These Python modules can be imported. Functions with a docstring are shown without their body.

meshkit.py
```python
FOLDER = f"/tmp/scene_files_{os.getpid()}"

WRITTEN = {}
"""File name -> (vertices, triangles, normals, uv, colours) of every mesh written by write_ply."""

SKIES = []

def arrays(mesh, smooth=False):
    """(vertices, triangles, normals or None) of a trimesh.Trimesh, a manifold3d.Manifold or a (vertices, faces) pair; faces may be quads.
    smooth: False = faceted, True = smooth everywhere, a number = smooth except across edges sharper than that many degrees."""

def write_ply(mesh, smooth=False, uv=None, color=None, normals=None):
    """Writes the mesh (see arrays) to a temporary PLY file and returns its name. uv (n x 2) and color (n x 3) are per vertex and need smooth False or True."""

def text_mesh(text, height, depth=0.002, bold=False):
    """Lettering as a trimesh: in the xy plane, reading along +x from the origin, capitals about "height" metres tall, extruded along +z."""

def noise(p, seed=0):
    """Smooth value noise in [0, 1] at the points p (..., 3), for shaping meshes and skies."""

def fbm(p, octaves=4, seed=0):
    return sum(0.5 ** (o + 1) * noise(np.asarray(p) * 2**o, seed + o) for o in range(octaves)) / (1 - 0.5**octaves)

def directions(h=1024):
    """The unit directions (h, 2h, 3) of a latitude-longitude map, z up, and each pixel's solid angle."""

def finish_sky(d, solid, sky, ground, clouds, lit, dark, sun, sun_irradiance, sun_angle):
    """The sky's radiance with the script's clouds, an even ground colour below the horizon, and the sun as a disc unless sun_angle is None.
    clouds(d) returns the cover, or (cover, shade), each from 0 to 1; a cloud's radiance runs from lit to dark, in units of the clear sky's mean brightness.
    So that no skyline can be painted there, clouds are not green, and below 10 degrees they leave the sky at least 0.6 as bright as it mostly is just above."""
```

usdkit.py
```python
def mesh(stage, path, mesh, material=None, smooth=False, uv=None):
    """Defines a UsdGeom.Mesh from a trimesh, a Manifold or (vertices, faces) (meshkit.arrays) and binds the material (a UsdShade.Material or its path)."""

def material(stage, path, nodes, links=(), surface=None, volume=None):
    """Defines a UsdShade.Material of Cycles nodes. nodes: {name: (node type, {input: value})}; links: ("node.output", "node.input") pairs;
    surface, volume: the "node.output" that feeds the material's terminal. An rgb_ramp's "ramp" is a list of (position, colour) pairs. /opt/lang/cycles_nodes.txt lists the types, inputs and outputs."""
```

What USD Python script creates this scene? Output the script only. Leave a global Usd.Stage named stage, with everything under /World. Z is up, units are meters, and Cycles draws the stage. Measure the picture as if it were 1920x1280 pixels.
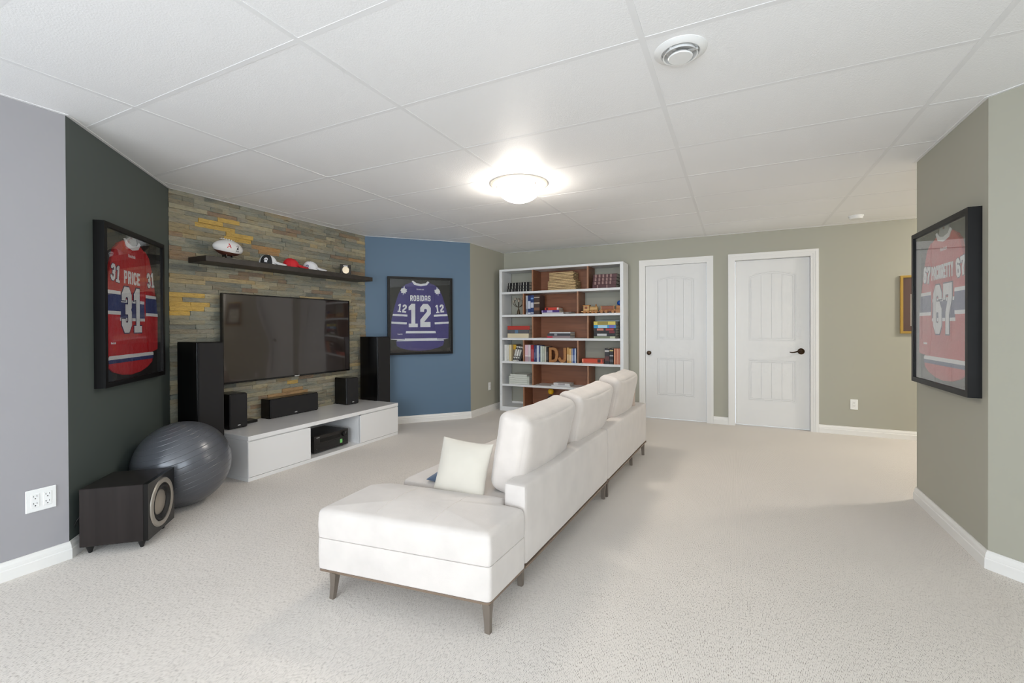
import math, random, sys
import numpy as np, trimesh, shapely
import manifold3d as m3
from shapely import geometry as sg, affinity, ops
sys.path.insert(0, '/opt/lang')
import usdkit, meshkit
from pxr import Usd, UsdGeom, UsdLux, Gf, Sdf, UsdShade, Vt

stage = Usd.Stage.CreateInMemory()
UsdGeom.SetStageUpAxis(stage, 'Z')
UsdGeom.SetStageMetersPerUnit(stage, 1.0)
UsdGeom.Xform.Define(stage, '/World')
UsdGeom.Scope.Define(stage, '/World/Looks')
rng = random.Random(7)
PI = math.pi

# ------------------------------------------------------------------ camera
EXPOSURE = -0.10
YAW, PITCH, ROLL, CAM_H = -0.45944, -0.005417, -0.00457, 1.2238
cam = UsdGeom.Camera.Define(stage, '/World/camera')
cam.CreateHorizontalApertureAttr(36.0)
cam.CreateVerticalApertureAttr(24.0)
cam.CreateFocalLengthAttr(36.0 * 844.2 / 1920.0)
cam.CreateVerticalApertureOffsetAttr(-36.0 * 22.24 / 1920.0)
cam.CreateClippingRangeAttr(Gf.Vec2f(0.05, 200.0))
cam.CreateExposureAttr(EXPOSURE)
_c, _s = math.cos(YAW), math.sin(YAW)
_r, _f, _u = np.array([_c, -_s, 0.]), np.array([_s, _c, 0.]), np.array([0., 0., 1.])
_F = math.cos(PITCH) * _f + math.sin(PITCH) * _u
_U = -math.sin(PITCH) * _f + math.cos(PITCH) * _u
_X = math.cos(ROLL) * _r + math.sin(ROLL) * _U
_Y = -math.sin(ROLL) * _r + math.cos(ROLL) * _U
M = Gf.Matrix4d(*_X, 0, *_Y, 0, *(-_F), 0, 0, 0, CAM_H, 1)
UsdGeom.Xformable(cam).AddTransformOp().Set(M)

# ------------------------------------------------------------------ light
def dome(strength, color):
    d = UsdLux.DomeLight.Define(stage, '/World/sky_light')
    d.CreateIntensityAttr(strength)
    d.CreateColorAttr(Gf.Vec3f(*color))
def rect(name, loc, rx, rz, w, h, inten, color):
    l = UsdLux.RectLight.Define(stage, '/World/' + name)
    l.CreateWidthAttr(w); l.CreateHeightAttr(h); l.CreateIntensityAttr(inten); l.CreateColorAttr(Gf.Vec3f(*color))
    l.AddTranslateOp().Set(Gf.Vec3d(*loc)); l.AddRotateZOp().Set(rz); l.AddRotateXOp().Set(rx)
dome(0.6, (0.75, 0.87, 1.0))
# daylight outside the rear windows (behind the camera); light leaves along the local -z
rect('daylight_patio', (-0.60, -3.74, 1.15), 90, 0, 4.7, 2.10, 8.0, (0.82, 0.91, 1.0))
rect('daylight_side', (2.19, -1.45, 1.25), 90, 90, 3.0, 1.60, 6.2, (0.82, 0.91, 1.0))
LAMP_COLOR = (1.0, 0.92, 0.82)
LAMP_MAIN, LAMP_REAR, LAMP_HALL = 62.0, 34.0, 175.0      # emission strength of the glass bowls

# ------------------------------------------------------------------ materials
def lin(c):
    return tuple((x / 12.92 if x <= 0.04045 else ((x + 0.055) / 1.055) ** 2.4) for x in (v / 255.0 for v in c))
_mats = {}
def mat(name, rgb, rough=0.5, var=0.0, vscale=8.0, bump=0.0, bscale=60.0, bdist=0.004, stretch=None, **kw):
    """principled colour with an optional soft noise variation and an optional fine bump, in object space"""
    if name in _mats:
        return _mats[name]
    c = lin(rgb)
    n = {'p': ('principled_bsdf', dict(base_color=c, roughness=rough, **kw))}
    links = []
    if var or bump:
        n['tc'] = ('texture_coordinate', {})
        n['mp'] = ('mapping', {'scale': stretch or (1, 1, 1)})
        links.append(('tc.object', 'mp.vector'))
    if var:
        n['n1'] = ('noise_texture', {'scale': vscale, 'detail': 3.0})
        n['r1'] = ('rgb_ramp', {'ramp': [(0.25, tuple(x * (1 - var) for x in c)), (0.75, tuple(min(1, x * (1 + var)) for x in c))]})
        links += [('mp.vector', 'n1.vector'), ('n1.fac', 'r1.fac'), ('r1.color', 'p.base_color')]
    if bump:
        n['n2'] = ('noise_texture', {'scale': bscale, 'detail': 3.0})
        n['b'] = ('bump', {'strength': bump, 'distance': bdist})
        links += [('mp.vector', 'n2.vector'), ('n2.fac', 'b.height'), ('b.normal', 'p.normal')]
    _mats[name] = usdkit.material(stage, '/World/Looks/' + name, n, links, surface='p.BSDF')
    return _mats[name]
def emit(name, color, strength):
    if name not in _mats:
        _mats[name] = usdkit.material(stage, '/World/Looks/' + name, {'e': ('emission', {'color': color, 'strength': strength})}, [], surface='e.emission')
    return _mats[name]
def glass(name, tint=(1, 1, 1), rough=0.02):
    if name not in _mats:
        _mats[name] = usdkit.material(stage, '/World/Looks/' + name,
            {'t': ('transparent_bsdf', {'color': tint}), 'g': ('glossy_bsdf', {'color': (1, 1, 1), 'roughness': rough}), 'geo': ('geometry', {}), 'ior': ('mix_float', {'a': 1.5, 'b': 1 / 1.5}), 'f': ('fresnel', {}), 'm': ('mix_closure', {})},
            [('geo.backfacing', 'ior.fac'), ('ior.result', 'f.IOR'), ('f.fac', 'm.fac'), ('t.BSDF', 'm.closure1'), ('g.BSDF', 'm.closure2')], surface='m.closure')
    return _mats[name]

# ------------------------------------------------------------------ prims
_used = {}
def free(parent, name):
    k = (parent, name)
    i = _used.get(k, 0)
    _used[k] = i + 1
    return f'{parent}/{name}' if i == 0 else f'{parent}/{name}_{i:03d}'
def data(path, label=None, category=None, group=None, kind=None):
    p = stage.GetPrimAtPath(path)
    for k, v in (('label', label), ('category', category), ('group', group), ('kind', kind)):
        if v:
            p.SetCustomDataByKey(k, v)
def place(x, loc, rz=0.0, matrix=None):
    x = UsdGeom.Xformable(x)
    if matrix is not None:
        x.AddTransformOp().Set(Gf.Matrix4d(*np.asarray(matrix, float).T.ravel().tolist()))
    else:
        if tuple(loc) != (0, 0, 0):
            x.AddTranslateOp().Set(Gf.Vec3d(*map(float, loc)))
        if rz:
            x.AddRotateZOp().Set(float(rz))
def thing(name, label, category, loc=(0, 0, 0), rz=0.0, group=None, kind=None, matrix=None):
    path = free('/World', name)
    place(UsdGeom.Xform.Define(stage, path), loc, rz, matrix)
    data(path, label, category, group, kind)
    return path
def part(parent, name, mesh, m, smooth=30, label=None, kind=None):
    path = free(parent, name)
    usdkit.mesh(stage, path, mesh, m, smooth)
    data(path, label=label, kind=kind)
    return path
def single(name, mesh, m, label, category, loc=(0, 0, 0), rz=0.0, group=None, kind=None, smooth=30, matrix=None):
    path = free('/World', name)
    place(usdkit.mesh(stage, path, mesh, m, smooth), loc, rz, matrix)
    data(path, label, category, group, kind)
    return path
def struct(name, mesh, m, label=None, smooth=30, category=None):
    path = '/World/' + name
    usdkit.mesh(stage, path, mesh, m, smooth)
    data(path, label, category, None, 'structure')
    return path
def struct_x(name, label=None, loc=(0, 0, 0), rz=0.0, category=None):
    path = '/World/' + name
    place(UsdGeom.Xform.Define(stage, path), loc, rz)
    data(path, label, category, None, 'structure')
    return path
def dup(src, loc, rz, label, group=None):
    """a copy of a thing with all its parts, under the next number"""
    s = stage.GetPrimAtPath(src)
    path = free('/World', src.rsplit('/', 1)[1])
    p = UsdGeom.Xform.Define(stage, path).GetPrim()
    p.GetReferences().AddInternalReference(Sdf.Path(src))
    p.CreateAttribute('xformOp:translate', Sdf.ValueTypeNames.Double3).Set(Gf.Vec3d(*map(float, loc)))
    p.CreateAttribute('xformOp:rotateZ', Sdf.ValueTypeNames.Float).Set(float(rz))
    p.CreateAttribute('xformOpOrder', Sdf.ValueTypeNames.TokenArray, False, Sdf.VariabilityUniform).Set(['xformOp:translate', 'xformOp:rotateZ'])
    p.SetInstanceable(True)
    was = s.GetCustomData()
    data(path, label, was.get('category'), group or was.get('group'))
    return path

# ------------------------------------------------------------------ shapes
def tm(man):
    m = man.to_mesh()
    return trimesh.Trimesh(np.array(m.vert_properties[:, :3]), np.array(m.tri_verts), process=False)
def bx(x0, x1, y0, y1, z0, z1, c=0.0):
    if c <= 0:
        m = trimesh.creation.box((x1 - x0, y1 - y0, z1 - z0)); m.apply_translation(((x0 + x1) / 2, (y0 + y1) / 2, (z0 + z1) / 2)); return m
    c = min(c, (x1 - x0) / 2.01, (y1 - y0) / 2.01, (z1 - z0) / 2.01)
    P = []
    for ix, sx in ((x0, 1), (x1, -1)):
        for iy, sy in ((y0, 1), (y1, -1)):
            for iz, sz in ((z0, 1), (z1, -1)):
                P += [(ix + sx * c, iy + sy * c, iz), (ix + sx * c, iy, iz + sz * c), (ix, iy + sy * c, iz + sz * c)]
    return tm(m3.Manifold.hull_points(np.array(P)))
def join(*ms):
    l = []
    for m in ms:
        l += list(m) if isinstance(m, (list, tuple)) else [m]
    return trimesh.util.concatenate(l)
def move(m, x=0, y=0, z=0, rz=0, rx=0, ry=0):
    m = m.copy()
    for a, ax in ((rx, (1, 0, 0)), (ry, (0, 1, 0)), (rz, (0, 0, 1))):
        if a:
            m.apply_transform(trimesh.transformations.rotation_matrix(math.radians(a), ax))
    m.apply_translation((x, y, z))
    return m
def lathe(prof, n=32):
    return trimesh.creation.revolve(np.array(prof, float), sections=n)
def cyl(r, h, n=24, x=0, y=0, z=0, axis='z', c=0.0):
    p = [(0, 0), (r, 0), (r, h), (0, h)] if c == 0 else [(0, 0), (r - c, 0), (r, c), (r, h - c), (r - c, h), (0, h)]
    m = lathe(p, n)
    if axis == 'x': m = move(m, ry=90)
    if axis == 'y': m = move(m, rx=90)
    m.apply_translation((x, y, z))
    return m
def geoms(p):
    return [g for g in getattr(p, 'geoms', [p]) if g.geom_type == 'Polygon' and g.area > 1e-8]
def ext(poly, h):
    return trimesh.util.concatenate([trimesh.creation.extrude_polygon(g, h, engine='earcut') for g in geoms(poly)])
def slab(poly, y0, y1):
    """a polygon drawn in x,z made solid between y1 < y0 (its front faces -y)"""
    m = ext(poly, abs(y1 - y0))
    v = m.vertices.copy()
    m.vertices = np.c_[v[:, 0], max(y0, y1) - v[:, 2], v[:, 1]]
    return m
def txt(s, x, z, w, h, y, depth=0.0015, bold=True):
    """lettering in the xz plane facing -y, its box centred on (x, z), w wide and h tall; y is its back"""
    m = meshkit.text_mesh(s, h, depth, bold=bold)
    b = m.bounds
    v = (m.vertices - [b[0, 0], b[0, 1], 0]) / [b[1, 0] - b[0, 0], b[1, 1] - b[0, 1], 1] * [w, h, 1]
    m.vertices = np.c_[v[:, 0] + x - w / 2, y - v[:, 2], v[:, 1] + z - h / 2]
    return m
def tube(pts, r, n=8):
    pts = np.asarray(pts, float)
    rr = np.broadcast_to(r, (len(pts),))
    t = np.gradient(pts, axis=0); t /= np.linalg.norm(t, axis=1, keepdims=True)
    up = np.array([0, 0, 1.0]) if abs(t[:, 2]).mean() < 0.8 else np.array([1.0, 0, 0])
    a = np.cross(t, up); a /= np.linalg.norm(a, axis=1, keepdims=True); b = np.cross(t, a)
    ang = np.arange(n) * 2 * PI / n
    v = (pts[:, None] + rr[:, None, None] * (np.cos(ang)[None, :, None] * a[:, None] + np.sin(ang)[None, :, None] * b[:, None])).reshape(-1, 3)
    f = []
    for i in range(len(pts) - 1):
        for j in range(n):
            k = (j + 1) % n
            f += [(i * n + j, (i + 1) * n + j, (i + 1) * n + k), (i * n + j, (i + 1) * n + k, i * n + k)]
    v = np.vstack([v, pts[0], pts[-1]]); e = len(pts) - 1
    for j in range(n):
        k = (j + 1) % n
        f += [(len(v) - 2, j, k), (len(v) - 1, e * n + k, e * n + j)]
    m = trimesh.Trimesh(v, f, process=False); m.fix_normals()
    return m
def spline(pts, n=24):
    from scipy.interpolate import CubicSpline
    pts = np.asarray(pts, float)
    return CubicSpline(np.linspace(0, 1, len(pts)), pts)(np.linspace(0, 1, n))
def soft(L, W, H, r, bulge=(0, 0, 0), n=14, wob=0.0, seed=0, wscale=6.0):
    """a rounded, slightly puffed block centred on the origin: cushions and upholstery"""
    s = np.sin(np.linspace(-PI / 2, PI / 2, n + 1))
    V, F = [], []
    for ax in range(3):
        for sg_ in (-1, 1):
            a, b = np.meshgrid(s, s, indexing='ij')
            p = np.zeros((n + 1, n + 1, 3)); p[..., ax] = sg_; p[..., (ax + 1) % 3] = a; p[..., (ax + 2) % 3] = b
            o = sum(len(x) for x in V); V.append(p.reshape(-1, 3))
            for i in range(n):
                for j in range(n):
                    q = [o + i * (n + 1) + j, o + (i + 1) * (n + 1) + j, o + (i + 1) * (n + 1) + j + 1, o + i * (n + 1) + j + 1]
                    if sg_ < 0: q = q[::-1]
                    F += [(q[0], q[1], q[2]), (q[0], q[2], q[3])]
    m = trimesh.Trimesh(np.vstack(V), F, process=True)
    c = m.vertices.copy()
    half = np.array([L, W, H]) / 2
    p = c * half
    q = np.clip(p, -(half - r), half - r)
    d = p - q
    ln = np.linalg.norm(d, axis=1, keepdims=True)
    p = q + np.where(ln > 0, d / np.maximum(ln, 1e-9) * r, 0)
    for k in range(3):
        i, j = (k + 1) % 3, (k + 2) % 3
        wgt = np.sign(c[:, k]) * np.clip(abs(c[:, k]), 0, 1) ** 3 * (1 - c[:, i] ** 2) * (1 - c[:, j] ** 2)
        p[:, k] += bulge[k] * wgt
    if wob:
        nn = m.vertex_normals
        p += nn * (meshkit.fbm(p * wscale + 3.1 * seed, 3, seed)[:, None] - 0.5) * 2 * wob
    m.vertices = p
    return m
def pillow(w, h, t, n=22, pinch=0.06, seed=0, wob=0.004):
    """a knife-edge scatter cushion in the xz plane, centred on the origin, t thick along y"""
    s = np.sin(np.linspace(-PI / 2, PI / 2, n + 1))
    a, b = np.meshgrid(s, s, indexing='ij')
    X = a * w / 2 * (1 - pinch * (1 - b ** 2)); Z = b * h / 2 * (1 - pinch * (1 - a ** 2))
    T = t / 2 * np.clip((1 - abs(a) ** 2.6) * (1 - abs(b) ** 2.6), 0, 1) ** 0.55
    V = np.concatenate([np.stack([X, -T, Z], -1).reshape(-1, 3), np.stack([X, T, Z], -1).reshape(-1, 3)])
    F, N = [], (n + 1) ** 2
    for i in range(n):
        for j in range(n):
            q = [i * (n + 1) + j, (i + 1) * (n + 1) + j, (i + 1) * (n + 1) + j + 1, i * (n + 1) + j + 1]
            F += [(q[0], q[1], q[2]), (q[0], q[2], q[3]), (N + q[2], N + q[1], N + q[0]), (N + q[3], N + q[2], N + q[0])]
    m = trimesh.Trimesh(V, F, process=True)
    m.vertices = m.vertices + (np.stack([meshkit.fbm(m.vertices * 9 + k * 7 + seed, 3, seed) for k in range(3)], -1) - 0.5) * 2 * wob
    m.fix_normals()
    return m
def prism(poly, z0, z1, r=0.03, crown=0.0, rb=0.012, side=0.0, N=180):
    """an upholstered block over a plan polygon: rounded top and bottom edges, puffed sides, crowned top"""
    c = np.array(poly.centroid.coords[0])
    ang = np.arange(N) * 2 * PI / N
    def ring(d):
        q = poly.buffer(-d) if d else poly
        out = []
        for a in ang:
            l = sg.LineString([c, c + 9 * np.array([math.cos(a), math.sin(a)])]).intersection(q.exterior)
            l = l.geoms[0] if hasattr(l, 'geoms') else l
            out.append(l.coords[0])
        return np.array(out)
    rings = [(ring(rb + 0.0), z0)]
    for k in range(1, 4):
        a = k / 3 * PI / 2
        rings.append((ring(rb * (1 - math.sin(a))), z0 + rb * (1 - math.cos(a))))
    base = rings[-1][0]
    for k in range(1, 5):
        u = k / 5
        rings.append((base + (base - c) / np.linalg.norm(base - c, axis=1, keepdims=True) * side * math.sin(PI * u), z0 + rb + (z1 - r - z0 - rb) * u))
    for k in range(0, 6):
        a = k / 5 * PI / 2
        rings.append((ring(r * (1 - math.cos(a))), z1 - r + r * math.sin(a)))
    top = rings[-1][0]
    for k in (0.85, 0.68, 0.5, 0.33, 0.16):
        rings.append((c + (top - c) * k, z1 + crown * (1 - k * k)))
    V = np.vstack([np.c_[p, np.full(N, z)] for p, z in rings] + [[(*c, z0)], [(*c, z1 + crown)]])
    F = []
    for i in range(len(rings) - 1):
        for j in range(N):
            k = (j + 1) % N
            F += [(i * N + j, i * N + k, (i + 1) * N + k), (i * N + j, (i + 1) * N + k, (i + 1) * N + j)]
    e = len(rings) - 1
    for j in range(N):
        k = (j + 1) % N
        F += [(len(V) - 2, k, j), (len(V) - 1, e * N + j, e * N + k)]
    return trimesh.Trimesh(V, F, process=False)

# ------------------------------------------------------------------ room shell
ZC = 2.362
A, B, C, D, E_ = (-3.19, 1.10), (-4.11, 2.04), (-4.11, 4.20), (-3.20, 5.20), (-3.20, 6.20)
F_, G, H = (1.14, 4.073), (1.14, 3.085), (2.05, 2.175)
YB, YR, XH = 6.20, -3.60, 4.20
WALL_BUMP = dict(bump=0.12, bscale=220.0, bdist=0.001)
m_sage = mat('sage_paint', (170, 168, 154), 0.62, **WALL_BUMP)
m_lilac = mat('lilac_grey_paint', (157, 155, 158), 0.62, **WALL_BUMP)
m_char = mat('charcoal_paint', (78, 86, 82), 0.55, **WALL_BUMP)
m_blue = mat('steel_blue_paint', (89, 113, 135), 0.58, **WALL_BUMP)
m_white = mat('white_trim_paint', (232, 230, 226), 0.38)
m_door = mat('white_door_paint', (226, 225, 223), 0.42, bump=0.05, bscale=160.0, bdist=0.001, stretch=(1, 1, 0.08))
m_tile = mat('ceiling_tile_vinyl', (246, 246, 246), 0.55, bump=0.5, bscale=150.0, bdist=0.002)
m_tee = mat('ceiling_tee_enamel', (238, 238, 238), 0.55)

def carpet():
    c0, c1, c2 = lin((228, 221, 213)), lin((216, 208, 199)), lin((140, 131, 122))
    return usdkit.material(stage, '/World/Looks/loop_carpet', {
        'tc': ('texture_coordinate', {}), 'm1': ('mapping', {'scale': (430, 88, 1)}), 'n1': ('noise_texture', {'scale': 1.0, 'detail': 1.0, 'roughness': 0.5}),
        'w': ('wave_texture', {'scale': 58.0, 'distortion': 0.6, 'detail': 1.0, 'detail_scale': 1.0}), 'ad': ('math', {'math_type': 'multiply_add', 'value2': 0.16}),
        'r1': ('rgb_ramp', {'ramp': [(0.0, c2), (0.36, c2), (0.47, c1), (0.60, c0), (1.0, c0)]}),
        'n2': ('noise_texture', {'scale': 1.6, 'detail': 3.0}), 'r2': ('rgb_ramp', {'ramp': [(0.3, (0.94,) * 3), (0.7, (1.0,) * 3)]}),
        'mx': ('mix_color', {'blend_type': 'multiply', 'fac': 1.0}),
        'b': ('bump', {'strength': 0.35, 'distance': 0.003}), 'p': ('principled_bsdf', {'roughness': 0.95, 'sheen_weight': 0.15, 'specular_ior_level': 0.15})},
        [('tc.object', 'm1.vector'), ('m1.vector', 'n1.vector'), ('tc.object', 'w.vector'), ('w.fac', 'ad.value1'), ('n1.fac', 'ad.value3'), ('ad.value', 'r1.fac'), ('tc.object', 'n2.vector'), ('n2.fac', 'r2.fac'),
         ('r1.color', 'mx.a'), ('r2.color', 'mx.b'), ('mx.result', 'p.base_color'), ('ad.value', 'b.height'), ('b.normal', 'p.normal')], surface='p.BSDF')
m_carpet = carpet()
struct('floor', bx(-4.4, 4.4, -3.75, 6.36, -0.06, 0.0), m_carpet, 'pale beige loop-pile carpet covering the whole room', False)

def wall(name, a, b, m, label, th=0.12, ext0=0.0, ext1=0.0):
    a, b = np.array(a), np.array(b); d = (b - a) / np.linalg.norm(b - a); n = np.array([-d[1], d[0]])
    a = a - d * ext0; b = b + d * ext1
    return struct(name, ext(sg.Polygon([a, b, b + n * th, a + n * th]), ZC + 0.06), m, label, False)
wall('wall_left', (-3.19, YR), A, m_lilac, 'lilac-grey wall at the far left with the white double outlet')
wall('wall_niche_left', A, B, m_char, 'charcoal slanting wall carrying the framed number 31 jersey')
wall('wall_niche_right', C, D, m_blue, 'steel-blue slanting wall carrying the framed purple jersey')
wall('wall_far_left', D, E_, m_sage, 'short sage wall between the blue wall and the bookcase', ext1=0.12)
wall('wall_hall', (XH, 4.073), F_, m_sage, 'sage wall on the hidden hallway side of the jutting corner', ext1=-0.12)
wall('wall_right', F_, G, m_sage, 'sage wall end at the right carrying the framed number 67 jersey')
wall('wall_right_angle', G, H, m_sage, 'slanting sage wall at the right edge of the photo')
wall('wall_hall_end', (XH, YB), (XH, 4.073), m_sage, 'end wall of the side hallway')

# back wall with door openings; rear and right wall with window openings
DOORS = {1: (-1.0700, -0.3230, 0.010), 2: (0.0090, 0.7830, 0.045), 3: (2.30, 3.06, 0.045)}
SLAB_H, SLAB_Z = 2.016, 0.012
poly = sg.box(E_[0] - 0.1, 0, XH + 0.12, ZC + 0.06)
for x0, x1, _ in DOORS.values():
    poly = poly.difference(sg.box(x0 - 0.016, -1, x1 + 0.016, SLAB_H + SLAB_Z + 0.016))
struct('wall_back', move(slab(poly, 0.12, 0.0), y=YB), m_sage, 'long sage wall with the bookcase and two white doors', False)
def window_wall(name, length, openings, m, label, M4):
    q = sg.box(0, 0, length, ZC + 0.06)
    for o in openings:
        q = q.difference(sg.box(*o))
    w = slab(q, 0.12, 0.0); w.apply_transform(M4)
    return struct(name, w, m, label, False)
R90 = trimesh.transformations.rotation_matrix
T4 = trimesh.transformations.translation_matrix
# seen from inside: local x runs to the viewer's right, local -y faces the room
Mrear = T4((2.17, YR, 0)) @ R90(PI, (0, 0, 1))
window_wall('wall_rear', 2.17 + 3.31, [(0.42, 0.12, 5.12, 2.18)], m_sage, 'wall behind the camera with the patio window', Mrear)
Mright = T4((2.05, 2.175, 0)) @ R90(-PI / 2, (0, 0, 1))
window_wall('wall_right_rear', 2.175 + 3.6, [(2.125, 0.46, 5.125, 2.04)], m_sage, 'right wall beside and behind the camera', Mright)
m_pane = glass('window_glass')
def window(n, w, h, cols, label, M4):
    p = struct_x(f'window_{n}', label)
    UsdGeom.Xformable(stage.GetPrimAtPath(p)).AddTransformOp().Set(Gf.Matrix4d(*np.asarray(M4).T.ravel().tolist()))
    fr = slab(sg.box(0, 0, w, h).difference(sg.box(0.05, 0.05, w - 0.05, h - 0.05)), 0.09, 0.03)
    part(p, 'window_frame', fr, m_white, False)
    for k in range(1, cols):
        part(p, 'mullion', bx(w * k / cols - 0.03, w * k / cols + 0.03, 0.035, 0.085, 0.05, h - 0.05), m_white, False)
    for k in range(cols):
        part(p, 'pane', bx(w * k / cols + 0.03, w * (k + 1) / cols - 0.03, 0.058, 0.064, 0.05, h - 0.05), m_pane, False)
window(1, 4.70, 2.06, 4, 'patio window behind the camera', Mrear @ T4((0.42, 0, 0.12)))
window(2, 3.00, 1.58, 3, 'side window beside the camera', Mright @ T4((2.125, 0, 0.46)))

# doors
m_bronze = mat('dark_bronze', (62, 48, 36), 0.32, metallic=0.9)
def door(n, handle, label):
    x0, x1, rec = DOORS[n]
    w = x1 - x0; h = SLAB_H
    p = struct_x(f'door_{n}', label, ((x0 + x1) / 2, YB + rec, SLAB_Z))
    mg = 0.135
    px0, px1 = -w / 2 + mg, w / 2 - mg
    arch = [(px0 + (px1 - px0) * t, 1.822 + 0.055 * math.sin(PI * t) ** 0.9) for t in np.linspace(0, 1, 17)]
    tops = sg.Polygon([(px0, 1.03), (px1, 1.03)] + arch[::-1])
    bots = sg.box(px0, 0.30, px1, 0.805)
    face = sg.box(-w / 2, 0, w / 2, h).difference(tops).difference(bots)
    body = [bx(-w / 2, w / 2, 0.010, 0.036, 0, h), slab(face, 0.010, 0.0)]
    for q in (tops, bots):
        body.append(slab(q.difference(q.buffer(-0.012, join_style=2)), 0.010, 0.003))
        body.append(slab(q.buffer(-0.016, join_style=2).difference(q.buffer(-0.030, join_style=2)), 0.010, 0.0055))
    part(p, 'slab', join(body), m_door, False)
    for q in (tops, bots):
        q = q.buffer(-0.036, join_style=2)
        a, _, b, _ = q.bounds
        k = 4
        for i in range(k):
            s = sg.box(a + (b - a) * i / k + 0.002, 0, a + (b - a) * (i + 1) / k - 0.002, 3)
            part(p, 'plank', slab(q.intersection(s), 0.010, 0.0045), m_door, False)
    # jamb and casing stand on the wall face
    j = -rec
    jam = [bx(-w / 2 - 0.016, -w / 2 - 0.003, j, 0.09, -SLAB_Z, h + 0.016), bx(w / 2 + 0.003, w / 2 + 0.016, j, 0.09, -SLAB_Z, h + 0.016), bx(-w / 2 - 0.016, w / 2 + 0.016, j, 0.09, h + 0.003, h + 0.016)]
    part(p, 'jamb', join(jam), m_white, False)
    inner = sg.box(-w / 2 - 0.010, -SLAB_Z, w / 2 + 0.010, h + 0.008)
    def ringed(a, b):
        return sg.box(-w / 2 - b, -SLAB_Z, w / 2 + b, h + b).difference(sg.box(-w / 2 - a, -1, w / 2 + a, h + a))
    part(p, 'casing', join(slab(ringed(0.006, 0.082), j, j - 0.010), slab(ringed(0.030, 0.082), j - 0.010, j - 0.014), slab(ringed(0.052, 0.078), j - 0.014, j - 0.018)), m_white, False)
    if handle == 'knob':
        part(p, 'knob', move(lathe([(0, 0), (0.026, 0), (0.026, 0.005), (0.012, 0.010), (0.011, 0.022), (0.024, 0.030), (0.028, 0.040), (0.022, 0.050), (0, 0.053)], 24), x=-w / 2 + 0.045, z=0.862, rx=90), m_bronze, 40, 'small dark bronze knob')
    elif handle:
        kx = w / 2 - 0.085
        lv = join(move(lathe([(0, 0), (0.036, 0), (0.036, 0.004), (0.030, 0.009), (0.013, 0.012), (0.012, 0.042), (0, 0.044)], 28), x=kx, z=0.912, rx=90),
                  tube(spline([(kx, -0.042, 0.912), (kx - 0.03, -0.046, 0.914), (kx - 0.065, -0.046, 0.904), (kx - 0.095, -0.046, 0.899), (kx - 0.118, -0.044, 0.905)], 16), np.linspace(0.010, 0.005, 16), 8))
        part(p, 'lever_handle', lv, m_bronze, 40, 'curved dark bronze lever')
        for hz in (0.2, 1.0, 1.8):
            pass
door(1, 'knob', 'white two-panel door next to the bookcase with a small dark knob at its left')
door(2, 'lever', 'white two-panel door with a bronze lever, right of the other door')
door(3, 'lever', 'white door at the end of the side hallway')
# daylight behind the gap under door 2 is left to the room light

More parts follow.
